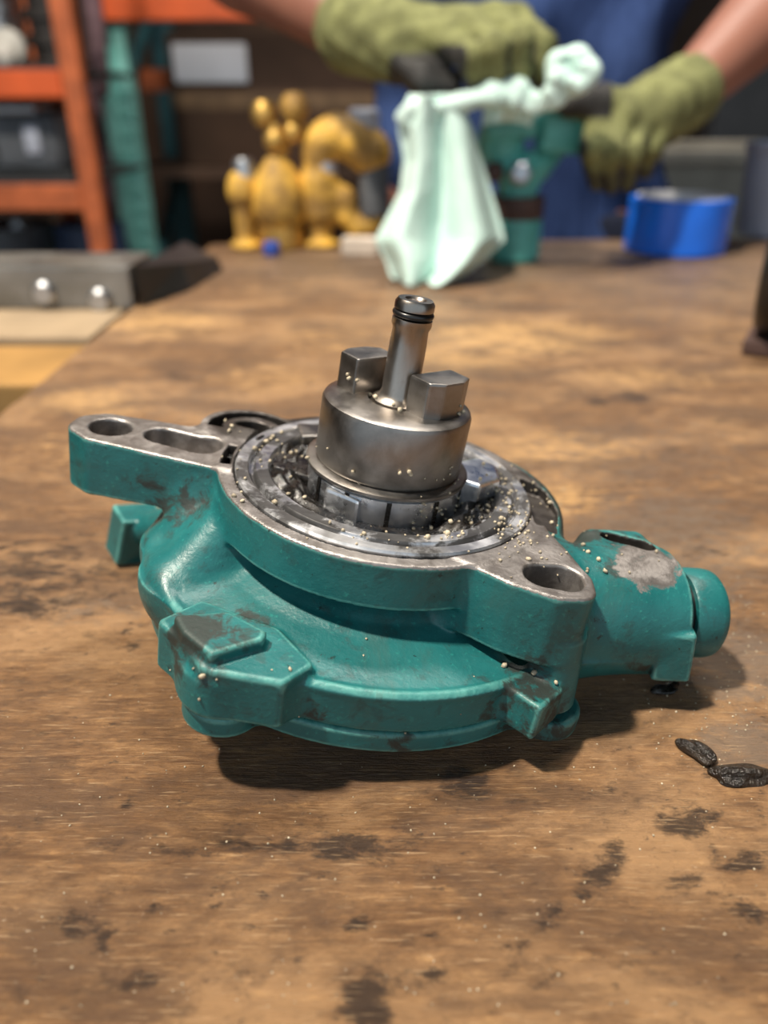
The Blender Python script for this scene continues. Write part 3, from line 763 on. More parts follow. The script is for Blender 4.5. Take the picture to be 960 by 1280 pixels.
# ================================================================== BLUE TAPE ROLL
c = onz(862, 323); tr = empty('tape_roll', (c.x, c.y + .046, 0)); tag(tr, 'roll of bright blue tape lying flat on the bench', 'tape roll')
bm = bmesh.new(); lathe(bm, [(.0405, .0005), (.0465, .0005), (.0475, .0012), (.0475, .0475), (.0465, .0482), (.0405, .0482)], 64, closed=True); obj('tape', bm, 'tape', tr, True)
bm = bmesh.new(); lathe(bm, [(.0385, 0), (.0408, 0), (.0408, .0500), (.0385, .0500)], 64, closed=True); obj('cardboard_core', bm, 'card', tr, True)

# ================================================================== SECOND GREEN FITTING, held by the person
c = onz(645, 331); cx, cy = c.x, c.y + .026
fit = empty('coolant_fitting', (cx, cy, 0)); tag(fit, 'teal cast engine fitting with square outlet, held in the gloved hands', 'engine fitting')
bm = bmesh.new(); lathe(bm, [(0, 0), (.0215, 0), (.0240, .003), (.0248, .034), (.0240, .0365), (0, .0365)], 48); obj('base_cup', bm, 'tealfit', fit, True)
bm = bmesh.new(); lathe(bm, [(0, .036), (.0243, .036), (.0250, .037), (.0250, .0535), (.0243, .0545), (0, .0545)], 48); obj('rubber_band', bm, 'rustband', fit, True)
L = lambda px, py, dy: tuple(ony(px, py, cy + dy) - Vector((cx, cy, 0)))
def f_body(X, Y, Z):
    d = cyl(X, Y, Z, (0, 0, .053), (0, 0, .080), .018, .004)
    d = smin(d, ell(X, Y, Z, L(625, 180, 0), (.020, .018, .020)), .010)
    d = smin(d, caps(X, Y, Z, L(640, 210, -.01), L(672, 205, 0), .011, .012), .006)
    d = smin(d, rbox(X, Y, Z, L(637, 158, -.005), (.022, .016, .009), .004), .006)
    return smin(d, caps(X, Y, Z, L(660, 225, 0), L(700, 175, .005), .010, .012), .006)
sdf_obj('fitting_body', f_body, (-.06, -.05, .045), (.07, .05, .15), .0022, 'tealfit', fit)
p = L(703, 164, -.006); bm = bmesh.new(); box(bm, p, (.041, .030, .034), (0, .08, .12), bev=.005); obj('square_outlet', bm, 'tealfit', fit, True)
p = L(650, 217, -.022); bm = bmesh.new(); lathe(bm, [(0, .007), (.007, .007), (.0095, .005), (.0095, -.006), (0, -.006)], 6)
o = obj('plug_nut', bm, 'greysteel', fit); o.rotation_euler = (math.radians(80), 0, 0); o.location = p
p = L(618, 215, -.020); bm = bmesh.new(); lathe(bm, [(0, .004), (.006, .004), (.008, .001), (.008, -.006), (0, -.006)], 16)
o = obj('sender_cap', bm, 'rustband', fit, True); o.rotation_euler = (math.radians(80), 0, 0); o.location = p

# ================================================================== PERSON
PX, PY = .165, 1.03
per = empty('person', (PX, PY, FZ)); tag(per, 'person in a blue short-sleeved shirt wiping a fitting with gloved hands', 'person')
W = lambda *a: tuple(Vector(a))
rsh, lsh = (PX - .19, PY - .005, .47), (PX + .19, PY - .005, .47)
rel, lel = tuple(ony(245, -95, .885)), tuple(ony(1035, -55, .90))
rwr, lwr = tuple(ony(466, 54, .735)), tuple(ony(842, 132, .745))
def mid(a, b, t): return tuple(a[i] + (b[i] - a[i]) * t for i in range(3))
def b_core(X, Y, Z):
    z = Z
    hw = np.interp(np.asarray(z, np.float64), [-.02, .10, .22, .36, .45, .50, .54], [.165, .158, .152, .175, .185, .155, .07])
    hd = np.interp(np.asarray(z, np.float64), [-.02, .10, .22, .36, .45, .50, .54], [.118, .122, .122, .122, .108, .085, .055])
    k = np.sqrt(((X - PX) / hw) ** 2 + ((Y - PY) / hd) ** 2)
    return extr((k - 1) * .11, Z, -.06, .54, .04)
def b_legs(X, Y, Z):
    d = None
    for s in (-1, 1):
        a = caps(X, Y, Z, (PX + s * .085, PY, -.02), (PX + s * .095, PY - .02, -.45), .088, .058)
        a = smin(a, caps(X, Y, Z, (PX + s * .095, PY - .02, -.45), (PX + s * .10, PY + .01, -.83), .056, .038), .03)
        d = a if d is None else smin(d, a, .03)
    return d
def b_arm(X, Y, Z, sh, el, wr):
    a = caps(X, Y, Z, sh, el, .052, .042)
    m = mid(el, wr, .3)
    b = caps(X, Y, Z, el, m, .041, .042); c = caps(X, Y, Z, m, wr, .042, .022)
    return smin(smin(a, b, .02), c, .012)
def b_head(X, Y, Z):
    h = ell(X, Y, Z, (PX, PY - .035, .70), (.075, .095, .115))
    h = smin(h, ell(X, Y, Z, (PX, PY - .055, .645), (.055, .070, .060)), .04)
    h = smin(h, caps(X, Y, Z, (PX, PY - .128, .700), (PX, PY - .146, .672), .008, .013), .014)     # nose
    for s in (-1, 1):
        h = smin(h, ell(X, Y, Z, (PX + s * .076, PY - .03, .69), (.010, .022, .032)), .008)          # ears
        h = smax(h, -(np.sqrt((X - PX - s * .032) ** 2 + (Y - PY + .139) ** 2 + (Z - .708) ** 2) - .017), .012)
    h = smin(h, caps(X, Y, Z, (PX - .02, PY - .121, .640), (PX + .02, PY - .121, .640), .007), .006)
    n = caps(X, Y, Z, (PX, PY, .50), (PX, PY - .02, .62), .058, .052)
    return smin(h, n, .03)
RF = [((556,50,.690),(589,74,.662),(597,112,.672)), ((587,36,.695),(618,60,.660),(623,110,.670)), ((617,27,.705),(650,52,.668),(650,108,.674)), ((643,28,.725),(679,58,.694),(673,104,.694))]
LF = [((752,150,.705),(739,186,.688),(746,226,.703)), ((774,150,.705),(766,190,.684),(764,230,.703)), ((797,154,.715),(789,190,.694),(784,226,.713)), ((815,154,.735),(812,184,.712),(805,212,.730))]
def P3(t): return tuple(ony(*t))
def hand(X, Y, Z, F, wr, thumb, rp, rf):
    d = None
    for i, ch in enumerate(F):
        a, b, c = map(P3, ch); rr = rf * (.92, 1, 1.03, 1)[i]
        q = caps(X, Y, Z, mid(wr, a, .12), a, rp, rf * 1.25)
        fgr = smin(caps(X, Y, Z, a, b, rr * 1.1, rr), caps(X, Y, Z, b, c, rr, rr * .82), .004)
        q = smin(q, fgr, .006)
        d = q if d is None else smin(d, q, .0035)
    for a, b in zip(thumb[:-1], thumb[1:]): d = smin(d, caps(X, Y, Z, P3(a), P3(b), rf * 1.3, rf * 1.05), .006)
    return d
RT = [(500,74,.705),(530,98,.690),(562,108,.690)]; LT = [(795,132,.725),(752,128,.706),(712,130,.700)]
def b_all(X, Y, Z):
    d = smin(b_core(X, Y, Z), b_legs(X, Y, Z), .05)
    d = smin(d, b_arm(X, Y, Z, rsh, rel, rwr), .04); d = smin(d, b_arm(X, Y, Z, lsh, lel, lwr), .04)
    d = smin(d, b_head(X, Y, Z), .04)
    for s in (-1, 1): d = smin(d, caps(X, Y, Z, (PX + s * .10, PY + .02, -.85), (PX + s * .115, PY - .13, -.865), .032, .026), .03)
    d = smin(d, caps(X, Y, Z, rwr, P3((560, 52, .70)), .018, .012), .01); d = smin(d, caps(X, Y, Z, lwr, P3((790, 152, .715)), .018, .010), .01)
    return d
def rel_o(o):
    o.location = (-PX, -PY, -FZ); return o
rel_o(sdf_obj('body', b_all, (-.34, .62, -.91), (.62, 1.22, .86), .0085, 'skin', per))
def sleeve(X, Y, Z, sh, el, t):
    return caps(X, Y, Z, sh, mid(sh, el, t), .064, .066)
def b_shirt(X, Y, Z):
    d = b_core(X, Y, Z) - .012
    d = smin(d, sleeve(X, Y, Z, rsh, rel, .62), .05); d = smin(d, sleeve(X, Y, Z, lsh, lel, .62), .05)
    d = smin(d, caps(X, Y, Z, (PX, PY, .46), (PX, PY - .004, .535), .085, .066), .03)
    wob = .006 * np.sin(X * 48 + 5 * np.sin(Z * 11)) + .004 * np.sin(Z * 60 + X * 30)
    d = d + wob
    low = np.maximum(-.05 - Z, Z - .545)
    return smax(d, low, .01)
rel_o(sdf_obj('shirt', b_shirt, (-.30, .85, -.07), (.60, 1.20, .56), .008, 'shirt', per))
rel_o(sdf_obj('trousers', lambda X, Y, Z: smax(smin(smin(b_legs(X, Y, Z) - .014, b_core(X, Y, Z) - .006, .03), ell(X, Y, Z, (PX, PY, -.05), (.16, .12, .1)), .02) + .004 * np.sin(Z * 40 + X * 20), np.maximum(Z - .02, -.86 - Z), .01), (-.12, .86, -.88), (.45, 1.2, .05), .009, 'trousers', per))
for s in (-1, 1):
    rel_o(sdf_obj('boot', lambda X, Y, Z: smax(smin(caps(X, Y, Z, (PX + s * .10, PY + .02, -.80), (PX + s * .10, PY + .025, -.85), .052, .05), caps(X, Y, Z, (PX + s * .10, PY + .02, -.86), (PX + s * .12, PY - .16, -.865), .046, .042), .04), -.899 - Z, .006), (PX + s * .1 - .09, PY - .24, -.91), (PX + s * .1 + .11, PY + .1, -.74), .006, 'boot', per))
rel_o(sdf_obj('hair', lambda X, Y, Z: smax(ell(X, Y, Z, (PX, PY - .022, .715), (.084, .098, .112)), np.maximum(.69 - Z, (.70 - Z) * .5 - (Y - PY + .06)) * .9, .015), (PX - .1, PY - .14, .6), (PX + .1, PY + .1, .85), .006, 'hair', per))
for s in (-1, 1):
    bm = bmesh.new(); bmesh.ops.create_uvsphere(bm, u_segments=16, v_segments=10, radius=.012)
    o = obj('eye', bm, 'ivory', per, 'all'); o.location = (s * .032, -.118, .708 - FZ)
# gloves
def g_r(X, Y, Z):
    d = hand(X, Y, Z, RF, rwr, RT, .021, .0108)
    d = smin(d, caps(X, Y, Z, mid(rel, rwr, .90), mid(rwr, P3((560, 50, .70)), .35), .0325, .030), .012)
    return d + .0012 * np.sin(Y * 300) * np.sin(Z * 220)
def g_l(X, Y, Z):
    d = hand(X, Y, Z, LF, lwr, LT, .020, .0104)
    d = smin(d, caps(X, Y, Z, mid(lel, lwr, .93), mid(lwr, P3((785, 148, .715)), .4), .0300, .029), .012)
    return d + .0012 * np.sin(Y * 300) * np.sin(X * 220)
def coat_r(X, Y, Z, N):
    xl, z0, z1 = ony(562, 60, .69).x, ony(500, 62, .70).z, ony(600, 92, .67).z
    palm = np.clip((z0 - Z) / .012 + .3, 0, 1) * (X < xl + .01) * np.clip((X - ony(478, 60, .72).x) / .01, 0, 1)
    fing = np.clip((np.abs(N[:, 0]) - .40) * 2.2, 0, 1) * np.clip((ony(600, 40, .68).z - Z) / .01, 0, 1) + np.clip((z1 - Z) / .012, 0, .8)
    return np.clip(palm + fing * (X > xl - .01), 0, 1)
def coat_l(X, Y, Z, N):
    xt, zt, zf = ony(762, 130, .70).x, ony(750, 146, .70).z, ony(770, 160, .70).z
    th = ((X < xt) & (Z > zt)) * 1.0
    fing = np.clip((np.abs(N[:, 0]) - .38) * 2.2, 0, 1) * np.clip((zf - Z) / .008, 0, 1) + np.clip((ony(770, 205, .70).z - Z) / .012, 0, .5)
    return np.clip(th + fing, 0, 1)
rel_o(sdf_obj('glove', g_r, (-.09, .63, .04), (.17, .82, .24), .0024, 'glove', per, attrs={'coat': coat_r}))
rel_o(sdf_obj('glove', g_l, (.12, .63, .02), (.36, .84, .22), .0024, 'glove', per, attrs={'coat': coat_l}))

# ================================================================== RAG
def build_rag():
    rows = [(118,512,560),(135,503,578),(160,497,590),(200,504,601),(240,500,613),(280,481,626),(300,471,632),(325,484,606),(345,490,580),(359,495,556)]
    ys = [r[0] for r in rows]; nu, nv = 56, 60
    bm = bmesh.new(); G = []
    for j in range(nv + 1):
        v = j / nv; py = 118 + (359 - 118) * v
        l = np.interp(py, ys, [r[1] for r in rows]); rr = np.interp(py, ys, [r[2] for r in rows])
        row = []
        for i in range(nu + 1):
            u = i / nu
            yy = .672 - .055 * v ** 1.3
            amp = .006 + .010 * v
            ph = 2 * math.pi * (1.9 * u + .25 * math.sin(3 * v)) + 1.2 * v
            yy += amp * math.sin(ph) + .15 * amp * math.sin(2.3 * ph + 2) - .02 * (1 - (2 * u - 1) ** 2) * (1 - v) ** 2
            hem = (1.5 * math.sin(u * 19) + 2.5 * math.sin(u * 7 + 1)) * v ** 4
            p = ony(l + (rr - l) * u + 3 * math.sin(6 * v + 5 * u) * v, py + hem, yy)
            p.z = max(p.z, .0022)
            row.append(bm.verts.new(p))
        G.append(row)
    for j in range(nv):
        for i in range(nu): bm.faces.new((G[j][i], G[j + 1][i], G[j + 1][i + 1], G[j][i + 1]))
    path = smoothpath([ony(*t) for t in ((512,152,.668),(520,140,.664),(560,134,.662),(606,121,.662),(640,118,.664),(664,128,.662),(686,124,.655),(700,104,.652),(696,80,.655),(716,70,.655),(730,86,.652),(722,104,.648),(706,102,.644))], 9)
    n = len(path); rad = [(.0080 + .0018 * math.sin(i * .22) + .0010 * math.sin(i * .7)) * (1.0 if i < n - 6 else .8) for i in range(n)]
    seg = 20; rings = []; up = None
    for i, p in enumerate(path):
        t = (path[min(i + 1, n - 1)] - path[max(i - 1, 0)]).normalized()
        if up is None: up = Vector((0, 0, 1))
        a = t.cross(up).normalized(); up = a.cross(t).normalized()
        rings.append([bm.verts.new(p + (a * math.cos(2 * math.pi * k / seg) + up * math.sin(2 * math.pi * k / seg)) * rad[i] * (1 + .16 * math.sin(3 * 2 * math.pi * k / seg + i * .15))) for k in range(seg)])
    for i in range(n - 1):
        for k in range(seg): bm.faces.new((rings[i][k], rings[i + 1][k], rings[i + 1][(k + 1) % seg], rings[i][(k + 1) % seg]))
    bm.faces.new(rings[0]); bm.faces.new(rings[-1][::-1])
    # flap bulging under the knuckles over the fitting
    H = []
    for j in range(17):
        v = j / 16; row = []
        for i in range(17):
            u = i / 16
            px = 608 + 62 * u - 6 * v; py = 108 + 44 * v - 6 * math.sin(math.pi * u)
            row.append(bm.verts.new(ony(px, py + 6, .664 + .012 * v + .005 * math.sin(9 * u + 2 * v))))
        H.append(row)
    for j in range(16):
        for i in range(16): bm.faces.new((H[j][i], H[j + 1][i], H[j + 1][i + 1], H[j][i + 1]))
    o = obj('shop_rag', bm, 'rag', smooth='all', origin=tuple(onz(530, 358)))
    md = o.modifiers.new('thickness', 'SOLIDIFY'); md.thickness = .0016; md.offset = 0; md.use_even_offset = False
    return tag(o, 'crumpled pale aqua cloth rag hanging from the gloved hand to the bench', 'rag')
build_rag()

# ================================================================== YELLOW PARTS at the far end of the bench
def yth(name, px, py, label, cat):
    c = onz(px, py); o = empty(name, (c.x, c.y, 0)); return tag(o, label, cat), c
def yl(c, px, py, dy=0.0):
    p = ony(px, py, c.y + dy); return (p.x - c.x, dy, p.z)
def sd(name, prims, mat, parent, k=.006, h=.0028):
    f = lambda X, Y, Z: __import__('functools').reduce(lambda a, b: smin(a, b, k), [q(X, Y, Z) for q in prims])
    pts = []
    return sdf_obj(name, f, parent['lo'], parent['hi'], h, mat, parent)
def setb(o, c, x0, y0, x1, y1, d=.035):
    a, b = yl(c, x0, y1), yl(c, x1, y0)
    o['lo'] = (a[0] - .01, -d, max(-.001, -.001)); o['hi'] = (b[0] + .01, d, b[2] + .012)
def unb(o):
    del o['lo']; del o['hi']
t, c = yth('yellow_valve', 308, 310, 'slim yellow valve with a grey cap, outermost of the yellow parts', 'valve'); setb(t, c, 285, 195, 325, 312)
q = lambda a, b: yl(c, a, b)
sd('valve_body', [lambda X, Y, Z: cyl(X, Y, Z, (0, 0, 0), (0, 0, q(0, 262)[2]), .009, .003), lambda X, Y, Z: ell(X, Y, Z, q(303, 238), (.015, .014, .020)), lambda X, Y, Z: cyl(X, Y, Z, (0, 0, 0), (0, 0, .006), .016, .002)], 'yellow', t)
bm = bmesh.new(); p = q(305, 212); lathe(bm, [(0, p[2] + .010), (.008, p[2] + .010), (.010, p[2] + .006), (.010, p[2] - .012), (0, p[2] - .012)], 24, (p[0], 0, 0)); obj('cap', bm, 'greysteel', t, True); unb(t)

t, c = yth('yellow_regulator', 352, 309, 'pale yellow bell-shaped regulator carrying brass rods and knobs', 'regulator'); setb(t, c, 318, 185, 380, 310)
zt = yl(c, 352, 195)[2]
bm = bmesh.new(); lathe(bm, [(0, 0), (.020, 0), (.022, .004), (.021, .022), (.024, .026), (.027, .034), (.026, .050), (.021, .066), (.012, zt - .004), (.008, zt), (0, zt)], 40); obj('bell_body', bm, 'yellow', t, True)
bm = bmesh.new(); lathe(bm, [(.0205, .001), (.0236, .001), (.0236, .020), (.0205, .020)], 40, closed=True); obj('brass_skirt', bm, 'brass', t, True)
for pts, r in (([(352,198),(346,165),(330,142)], .0045), ([(352,198),(362,165),(368,135)], .0045), ([(346,175),(366,166),(380,156)], .0045)):
    bm = bmesh.new(); tube(bm, smoothpath([yl(c, a, b) for a, b in pts], 5), r, 10); obj('rod', bm, 'brass', t, True)
for (a, b), r, m in (((330, 142), .0115, 'brass'), ((368, 134), .0125, 'yellow'), ((344, 175), .0105, 'brass'), ((366, 165), .009, 'brass'), ((342, 160), .007, 'brass')):
    bm = bmesh.new(); p = yl(c, a, b, -.004); lathe(bm, [(0, r), (r * .6, r * .9), (r, r * .35), (r, -r * .4), (r * .55, -r), (0, -r)], 14, p); obj('knob', bm, m, t, True)
unb(t)

t, c = yth('yellow_pipe_housing', 402, 308, 'yellow arched pipe housing with a hooked branch and pale grey caps', 'pipe housing'); setb(t, c, 378, 140, 486, 310)
q = lambda a, b, d=0.0: yl(c, a, b, d)
def yseq(pts, r): return [(lambda X, Y, Z, a=pts[i], b=pts[i + 1], ra=r[i], rb=r[i + 1]: caps(X, Y, Z, q(*a), q(*b), ra, rb)) for i in range(len(pts) - 1)]
arch = yseq([(398, 195), (402, 178), (420, 168), (445, 175), (462, 190)], [.016, .0165, .017, .020, .021])
leg = [lambda X, Y, Z: cyl(X, Y, Z, (0, 0, 0), q(401, 262), .011, .003), lambda X, Y, Z: caps(X, Y, Z, q(401, 262), q(398, 228), .018, .019), lambda X, Y, Z: cyl(X, Y, Z, (0, 0, 0), (0, 0, .006), .020, .002)]
hook = yseq([(412, 240), (430, 248), (434, 270), (448, 285), (470, 278)], [.012, .011, .010, .010, .010])
col = [lambda X, Y, Z: caps(X, Y, Z, q(398, 228), q(399, 195), .012, .012)]
sd('pipe_casting', arch + leg + hook + col, 'yellow', t)
for (a, b), r, hh in (((401, 212), .0150, .020), ((455, 150), .0145, .020)):
    bm = bmesh.new(); p = q(a, b); lathe(bm, [(0, hh / 2), (r * .8, hh / 2), (r, hh / 2 - .003), (r, -hh / 2), (0, -hh / 2)], 28, p); obj('pipe_cap', bm, 'palegrey', t, True)
bm = bmesh.new(); p = q(468, 238); lathe(bm, [(0, .026), (.0135, .026), (.0150, .022), (.0140, -.022), (0, -.024)], 28, p); obj('grey_canister', bm, 'slate', t, True); unb(t)

c = onz(345, 312); bm = bmesh.new(); lathe(bm, [(0, 0), (.0075, 0), (.0082, .001), (.0078, .010), (.0066, .012), (0, .012)], 24)
o = obj('bottle_cap', bm, 'bluecap', smooth=True); o.location = (c.x, c.y - .03, 0); tag(o, 'small blue plastic cap at the foot of the yellow parts', 'cap')
c = onz(450, 320); bm = bmesh.new(); box(bm, (0, 0, .0075), (.034, .022, .015), bev=.002)
o = obj('wood_block', bm, 'creamblock'); o.location = (c.x, c.y + .011, 0); o.rotation_euler.z = -.1; tag(o, 'small cream wooden block lying beside the rag', 'block')

# ================================================================== RIGHT SIDE
p = onz(978, 437); wh = empty('caster_wheel', (p.x - .008, p.y + .004, 0), (0, 0, math.radians(60))); tag(wh, 'black rubber caster wheel on a brown foot at the bench edge', 'wheel')
bm = bmesh.new(); prof = [(.030 + .009 * math.cos(a), .009 * math.sin(a)) for a in np.linspace(0, 2 * math.pi, 17)[:-1]]
lathe(bm, prof, 48, closed=True); o = obj('tyre', bm, 'rubber', wh, 'all'); o.rotation_euler = (math.radians(90), 0, 0); o.location = (0, 0, .046)
bm = bmesh.new(); lathe(bm, [(0, .006), (.008, .006), (.010, .003), (.025, .002), (.025, -.002), (.010, -.003), (.008, -.006), (0, -.006)], 40); o = obj('hub', bm, 'darkiron', wh, True); o.rotation_euler = (math.radians(90), 0, 0); o.location = (0, 0, .046)
bm = bmesh.new(); box(bm, (0, 0, .0045), (.046, .022, .009), bev=.002); obj('foot', bm, 'rustband', wh)

c = onz(975, 291); tub = empty('plastic_tub', (c.x - .004, c.y - .016, 0)); tag(tub, 'pale grey plastic tub standing on the far right of the bench', 'tub')
bm = bmesh.new(); lathe(bm, [(0, 0), (.045, 0), (.048, .003), (.053, .088), (.051, .088), (.046, .005), (0, .004)], 48); obj('tub_wall', bm, 'palegrey', tub, True)
bm = bmesh.new(); lathe(bm, [(.0505, .083), (.0545, .083), (.0555, .085), (.0555, .090), (.0545, .091), (.0505, .091)], 48, closed=True); obj('rim', bm, 'palegrey', tub, True)

# khaki bin on a stand behind the bench
by = 1.32; a = ony(838, 262, by); b = ony(985, 190, by); zb = ony(900, 300, by).z - .02
bw = b.x - a.x; bn = empty('storage_bin', ((a.x + b.x) / 2 + .02, by + .15, zb)); tag(bn, 'khaki grey open bin with a pale rim, behind the tape roll', 'bin')
hgt = b.z - zb
bm = bmesh.new(); W2, D2 = bw / 2 + .06, .16
box(bm, (0, 0, .006), (2 * W2, 2 * D2, .012)); box(bm, (0, -D2 + .006, hgt / 2), (2 * W2, .012, hgt)); box(bm, (0, D2 - .006, hgt / 2), (2 * W2, .012, hgt)); box(bm, (-W2 + .006, 0, hgt / 2), (.012, 2 * D2, hgt)); box(bm, (W2 - .006, 0, hgt / 2), (.012, 2 * D2, hgt)); obj('bin_wall', bm, 'khaki', bn)
for y, s in ((-D2 - .004, 1), (D2 + .004, 1)):
    bm = bmesh.new(); box(bm, (0, y, hgt - .006), (2 * W2 + .03, .02, .022), bev=.004); obj('rim', bm, 'khaki', bn)
for x in (-W2 - .004, W2 + .004):
    bm = bmesh.new(); box(bm, (x, 0, hgt - .006), (.02, 2 * D2, .022), bev=.004); obj('rim', bm, 'khaki', bn)
sdn = empty('metal_stand', (bn.location.x, bn.location.y, FZ)); tag(sdn, 'dark iron stand carrying the khaki bin', 'stand')
hs = zb - FZ; bm = bmesh.new(); box(bm, (0, 0, hs - .012), (2 * W2 + .04, .36, .024), bev=.003); obj('stand_top', bm, 'darkiron', sdn)
for x in (-W2, W2):
    for y in (-.15, .15):
        bm = bmesh.new(); box(bm, (x, y, (hs - .02) / 2), (.035, .035, hs - .02)); obj('leg', bm, 'darkiron', sdn)

# ================================================================== RACKS AT THE BACK LEFT
def px_x(px, y, py=162): return ony(px, py, y).x
def px_z(py, y, px=480): return ony(px, py, y).z
ry = 2.42
rk = empty('pallet_rack', (px_x(155, ry), ry, FZ)); tag(rk, 'tall teal pallet rack with perforated upright and orange top beam', 'rack')
RX = rk.location.x
bm = bmesh.new(); Hh = 3.1
box(bm, (-.022, 0, Hh / 2), (.034, .07, Hh), bev=.003); box(bm, (.018, .012, Hh / 2), (.046, .06, Hh), bev=.003); up_ = obj('front_upright', bm, 'teal', rk)
for k in range(46):
    z = .25 + k * .05
    for x in (.008, .030):
        bm = bmesh.new(); lathe(bm, [(0, .0004), (.0062, .0004), (.0068, .0045), (.0086, .0045), (.0095, -.001)], 14); o = obj('upright_hole', bm, 'teal', up_) if k + x == .008 else None
        if o is None:
            bm.free(); o = bpy.data.objects.new('upright_hole', hm); COL.objects.link(o); o.parent = up_
        else: hm = o.data
        o.rotation_euler = (math.radians(90), 0, 0); o.location = (x, -.018, z)
ry2 = 3.05; x2 = px_x(222, ry2, 210) - RX
bm = bmesh.new(); box(bm, (x2, ry2 - ry, Hh / 2), (.075, .06, Hh), bev=.003); obj('rear_upright', bm, 'darkteal', rk)
bm = bmesh.new(); box(bm, (x2 + .9, ry2 - ry, Hh / 2), (.075, .06, Hh), bev=.003); obj('rear_upright', bm, 'darkteal', rk)
for z in (.5, 1.05, 2.2):
    bm = bmesh.new(); tube(bm, [(0, .03, z), (x2, ry2 - ry, z + .3)], .018, 8); obj('brace', bm, 'darkteal', rk, True)
zb1 = px_z(28, ry, 220) - FZ
bm = bmesh.new(); box(bm, (.52, -.055, zb1 + .075), (1.12, .05, .15), (0, 0, -.05), bev=.004); obj('top_beam', bm, 'orange', rk)
bm = bmesh.new(); box(bm, (-.012, -.046, zb1 + .09), (.06, .02, .17), bev=.003); obj('beam_bracket', bm, 'orange', rk)
bm = bmesh.new(); box(bm, (x2 / 2 + .02, .35, px_z(100, 2.75, 180) - FZ), (x2 + .1, .05, .06)); obj('side_beam', bm, 'rust_orange', rk)
zs = px_z(205, 2.62, 340) - FZ
bm = bmesh.new(); box(bm, (x2 + .45, ry2 - ry - .25, zs - .02), (1.0, .5, .03)); obj('shelf_board', bm, 'wallwood', rk)

# carton with a white label holder on the rack shelf
ca, cb = px_x(214, 2.62, 120), px_x(468, 2.62, 120)
cz = zs + FZ - .005; ch = px_z(40, 2.62, 340) - cz
cn = empty('cardboard_carton', ((ca + cb) / 2, 2.78, cz)); tag(cn, 'brown carton with a white label on its front, on the rack shelf', 'carton')
bm = bmesh.new(); box(bm, (0, 0, ch / 2), (cb - ca, .32, ch), bev=.004); obj('carton_body', bm, 'wallwood', cn)
bm = bmesh.new(); box(bm, (0, -.161, ch / 2), (cb - ca, .002, .045)); obj('tape_strip', bm, 'legwood', cn)
la, lb = ony(219, 104, 2.61), ony(307, 54, 2.61)
bm = bmesh.new(); box(bm, ((la.x + lb.x) / 2 - cn.location.x, -.168, (la.z + lb.z) / 2 - cz), (lb.x - la.x, .014, lb.z - la.z), bev=.006); obj('label_plate', bm, 'whitepaint', cn, True)

# rusty orange shelf unit at the left with things on it
sy = 1.78; sx = px_x(103, sy)
sh = empty('storage_shelf', (sx, sy, FZ)); tag(sh, 'rusty orange shelf unit loaded with machine parts', 'shelf')
for x, y in ((0, 0), (-1.0, 0), (-.25, .5), (-1.0, .5)):
    bm = bmesh.new(); box(bm, (x, y, 1.45), (.040, .034, 2.9), bev=.003); obj('post', bm, 'rust_orange', sh)
levels = [px_z(105, sy, 30) - FZ, px_z(246, sy, 50) - FZ, .18]
for z in levels:
    for y in (-.01, .51):
        bm = bmesh.new(); box(bm, (-.5 if y < 0 else -.625, y, z), (.96 if y < 0 else .71, .028, .05), bev=.003); obj('beam', bm, 'orange' if z == levels[0] else 'rust_orange', sh)
    bm = bmesh.new(); box(bm, (-.51, .25, z + .028), (.97, .50, .012)); obj('shelf_board', bm, 'darkgrey', sh)
L1, L2, L3 = [z + FZ + .034 for z in levels]
# grey motor housing
m = empty('motor_housing', (sx - .24, sy + .20, L2)); m.scale = (1, 1, .62); tag(m, 'slate grey motor housing on the middle shelf', 'motor')
bm = bmesh.new(); box(bm, (0, 0, .115), (.33, .28, .19), bev=.03, seg=3); obj('housing', bm, 'slate', m, True)
bm = bmesh.new(); box(bm, (0, 0, .012), (.36, .26, .024), bev=.004); obj('base_plate', bm, 'darkgrey', m)
bm = bmesh.new(); box(bm, (-.02, -.10, .215), (.30, .10, .03), bev=.012); obj('lid', bm, 'greysteel', m, True)
bm = bmesh.new(); box(bm, (.11, -.142, .12), (.035, .02, .09), bev=.008); obj('terminal_cover', bm, 'palegrey', m, True)
for k in range(4):
    bm = bmesh.new(); box(bm, (-.13 + k * .05, -.142, .11), (.014, .012, .12), bev=.004); obj('cooling_fin', bm, 'darkgrey', m)
# top-shelf engine parts
for (dx, r, hh, mt, lb_) in ((-.33, .06, .20, 'ivory', 'ivory enamelled cylinder on the top shelf'), (-.20, .045, .13, 'greysteel', 'grey steel cylinder beside the ivory one on the top shelf'), (-.09, .05, .24, 'darkiron', 'dark iron cylinder on the top shelf near the post')):
    e = empty('engine_cylinder', (sx + dx, sy + .16, L1)); tag(e, lb_, 'engine part')
    bm = bmesh.new(); pr = [(0, 0), (r, 0)]
    for k in range(5): pr += [(r, .01 + k * hh / 5), (r * .8, .014 + k * hh / 5), (r * .8, (k + .8) * hh / 5), (r, (k + .85) * hh / 5)]
    pr += [(r * .9, hh), (0, hh)]; lathe(bm, pr, 28); obj('finned_barrel', bm, mt, e, True)
    bm = bmesh.new(); lathe(bm, [(0, hh + .03), (r * .4, hh + .03), (r * .55, hh + .015), (r * .55, hh - .001), (0, hh - .001)], 20); obj('head_cap', bm, 'greysteel', e, True)
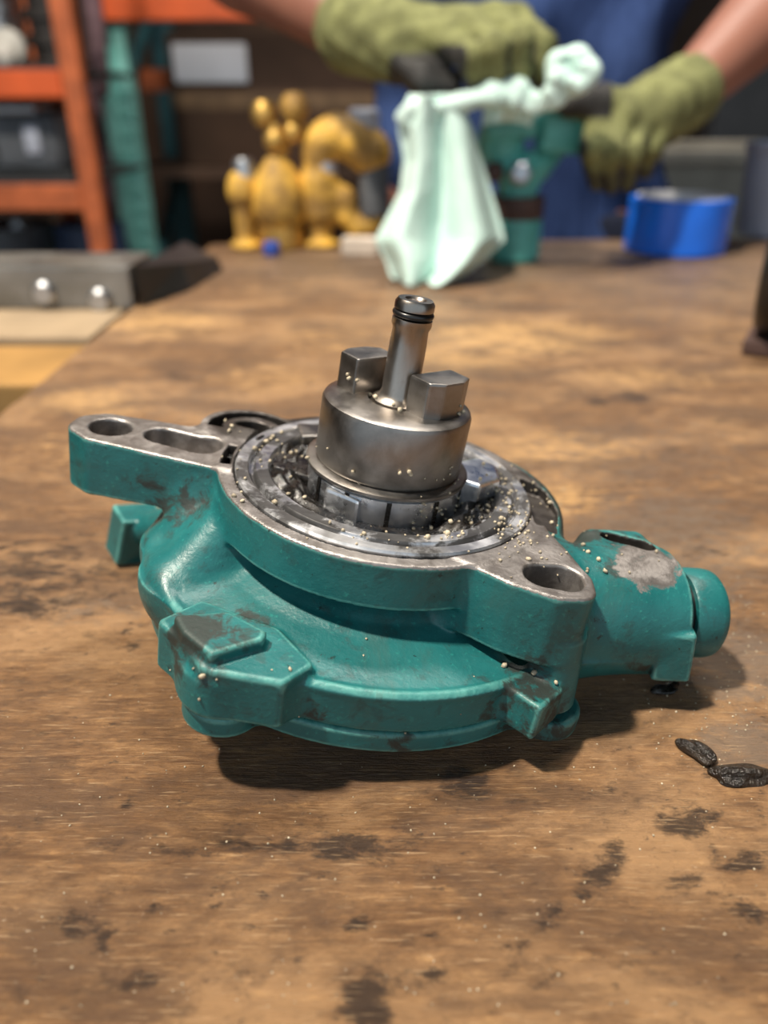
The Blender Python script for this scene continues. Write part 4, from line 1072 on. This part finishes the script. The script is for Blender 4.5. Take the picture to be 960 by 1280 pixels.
for px, py, r in ((5, 28, .034), (12, 62, .021)):
    p = ony(px, py, sy + .07)
    bm = bmesh.new(); lathe(bm, [(0, .012), (r * .5, .012), (r, .004), (r, -.012), (r * .4, -.014), (0, -.014)], 28)
    z = max(p.z, L1 + r + .001)
    o = obj('pulley_wheel', bm, 'ivory', smooth=True); o.rotation_euler = (math.radians(90), 0, 0); o.location = (p.x, sy + .035 + .03 * (r > .03), L1 + r)
    tag(o, 'large ivory pulley wheel leaning on the top shelf' if r > .03 else 'small ivory pulley wheel on the top shelf', 'pulley')
# drums on the bottom shelf
for dx, r, mt, lb_ in ((-.36, .15, 'slate', 'slate grey drum on the bottom shelf'), (-.11, .085, 'navy', 'navy blue drum on the bottom shelf beside the post')):
    hh = min(L2 - L3 - .12, .62); e = empty('oil_drum', (sx + dx, sy + .25, L3)); tag(e, lb_, 'drum')
    bm = bmesh.new(); pr = [(0, 0), (r, 0)]
    for k in (1, 2): pr += [(r, k * hh / 3 - .012), (r * 1.04, k * hh / 3), (r, k * hh / 3 + .012)]
    pr += [(r, hh), (r * .96, hh), (r * .95, hh - .01), (0, hh - .01)]; lathe(bm, pr, 36); obj('drum_shell', bm, mt, e, True)
    bm = bmesh.new(); lathe(bm, [(0, hh + .008), (r * .16, hh + .008), (r * .18, hh - .012), (0, hh - .012)], 16, (r * .5, 0, 0)); obj('bung', bm, 'greysteel', e, True)
# hoses hanging on the rack between the two uprights
for i, (p0, mt, lb_) in enumerate(((((112, -20), (116, 120), (128, 190), (136, 260), (140, 330)), 'mauve', 'mauve rubber hose hanging between the orange and teal uprights'), (((74, -30), (80, 60), (83, 110), (86, 150)), 'darkgrey', 'short dark grey hose hanging behind the orange post'))):
    bm = bmesh.new(); tube(bm, smoothpath([Vector((ony(*p0[0], 2.345).x, 2.345, 2.399))] + [ony(a, b, 2.345) for a, b in p0], 7), .024, 14); o = obj('hanging_hose', bm, mt, smooth=True, origin=tuple(ony(*p0[-1], 2.345)))
    tag(o, lb_, 'hose')

# added black cabinet, standing in for the dark shade behind the person's left arm
kx = px_x(880, 2.6, 100); kb = empty('shade_cabinet', (kx + .48, 2.75, FZ)); tag(kb, 'tall black cabinet added to stand for the dark shade behind the khaki bin', 'cabinet')
bm = bmesh.new(); box(bm, (0, 0, 1.0), (.95, .45, 2.0), bev=.004); obj('shade_cabinet_body', bm, 'blackplate', kb)
for sgn in (-1, 1):
    bm = bmesh.new(); box(bm, (sgn * .235, -.233, 1.0), (.455, .02, 1.9), bev=.004); dr = obj('door', bm, 'blackplate', kb)
    bm = bmesh.new(); box(bm, (sgn * .045, -.255, 1.1), (.015, .025, .16), bev=.004); obj('handle', bm, 'darkiron', dr)
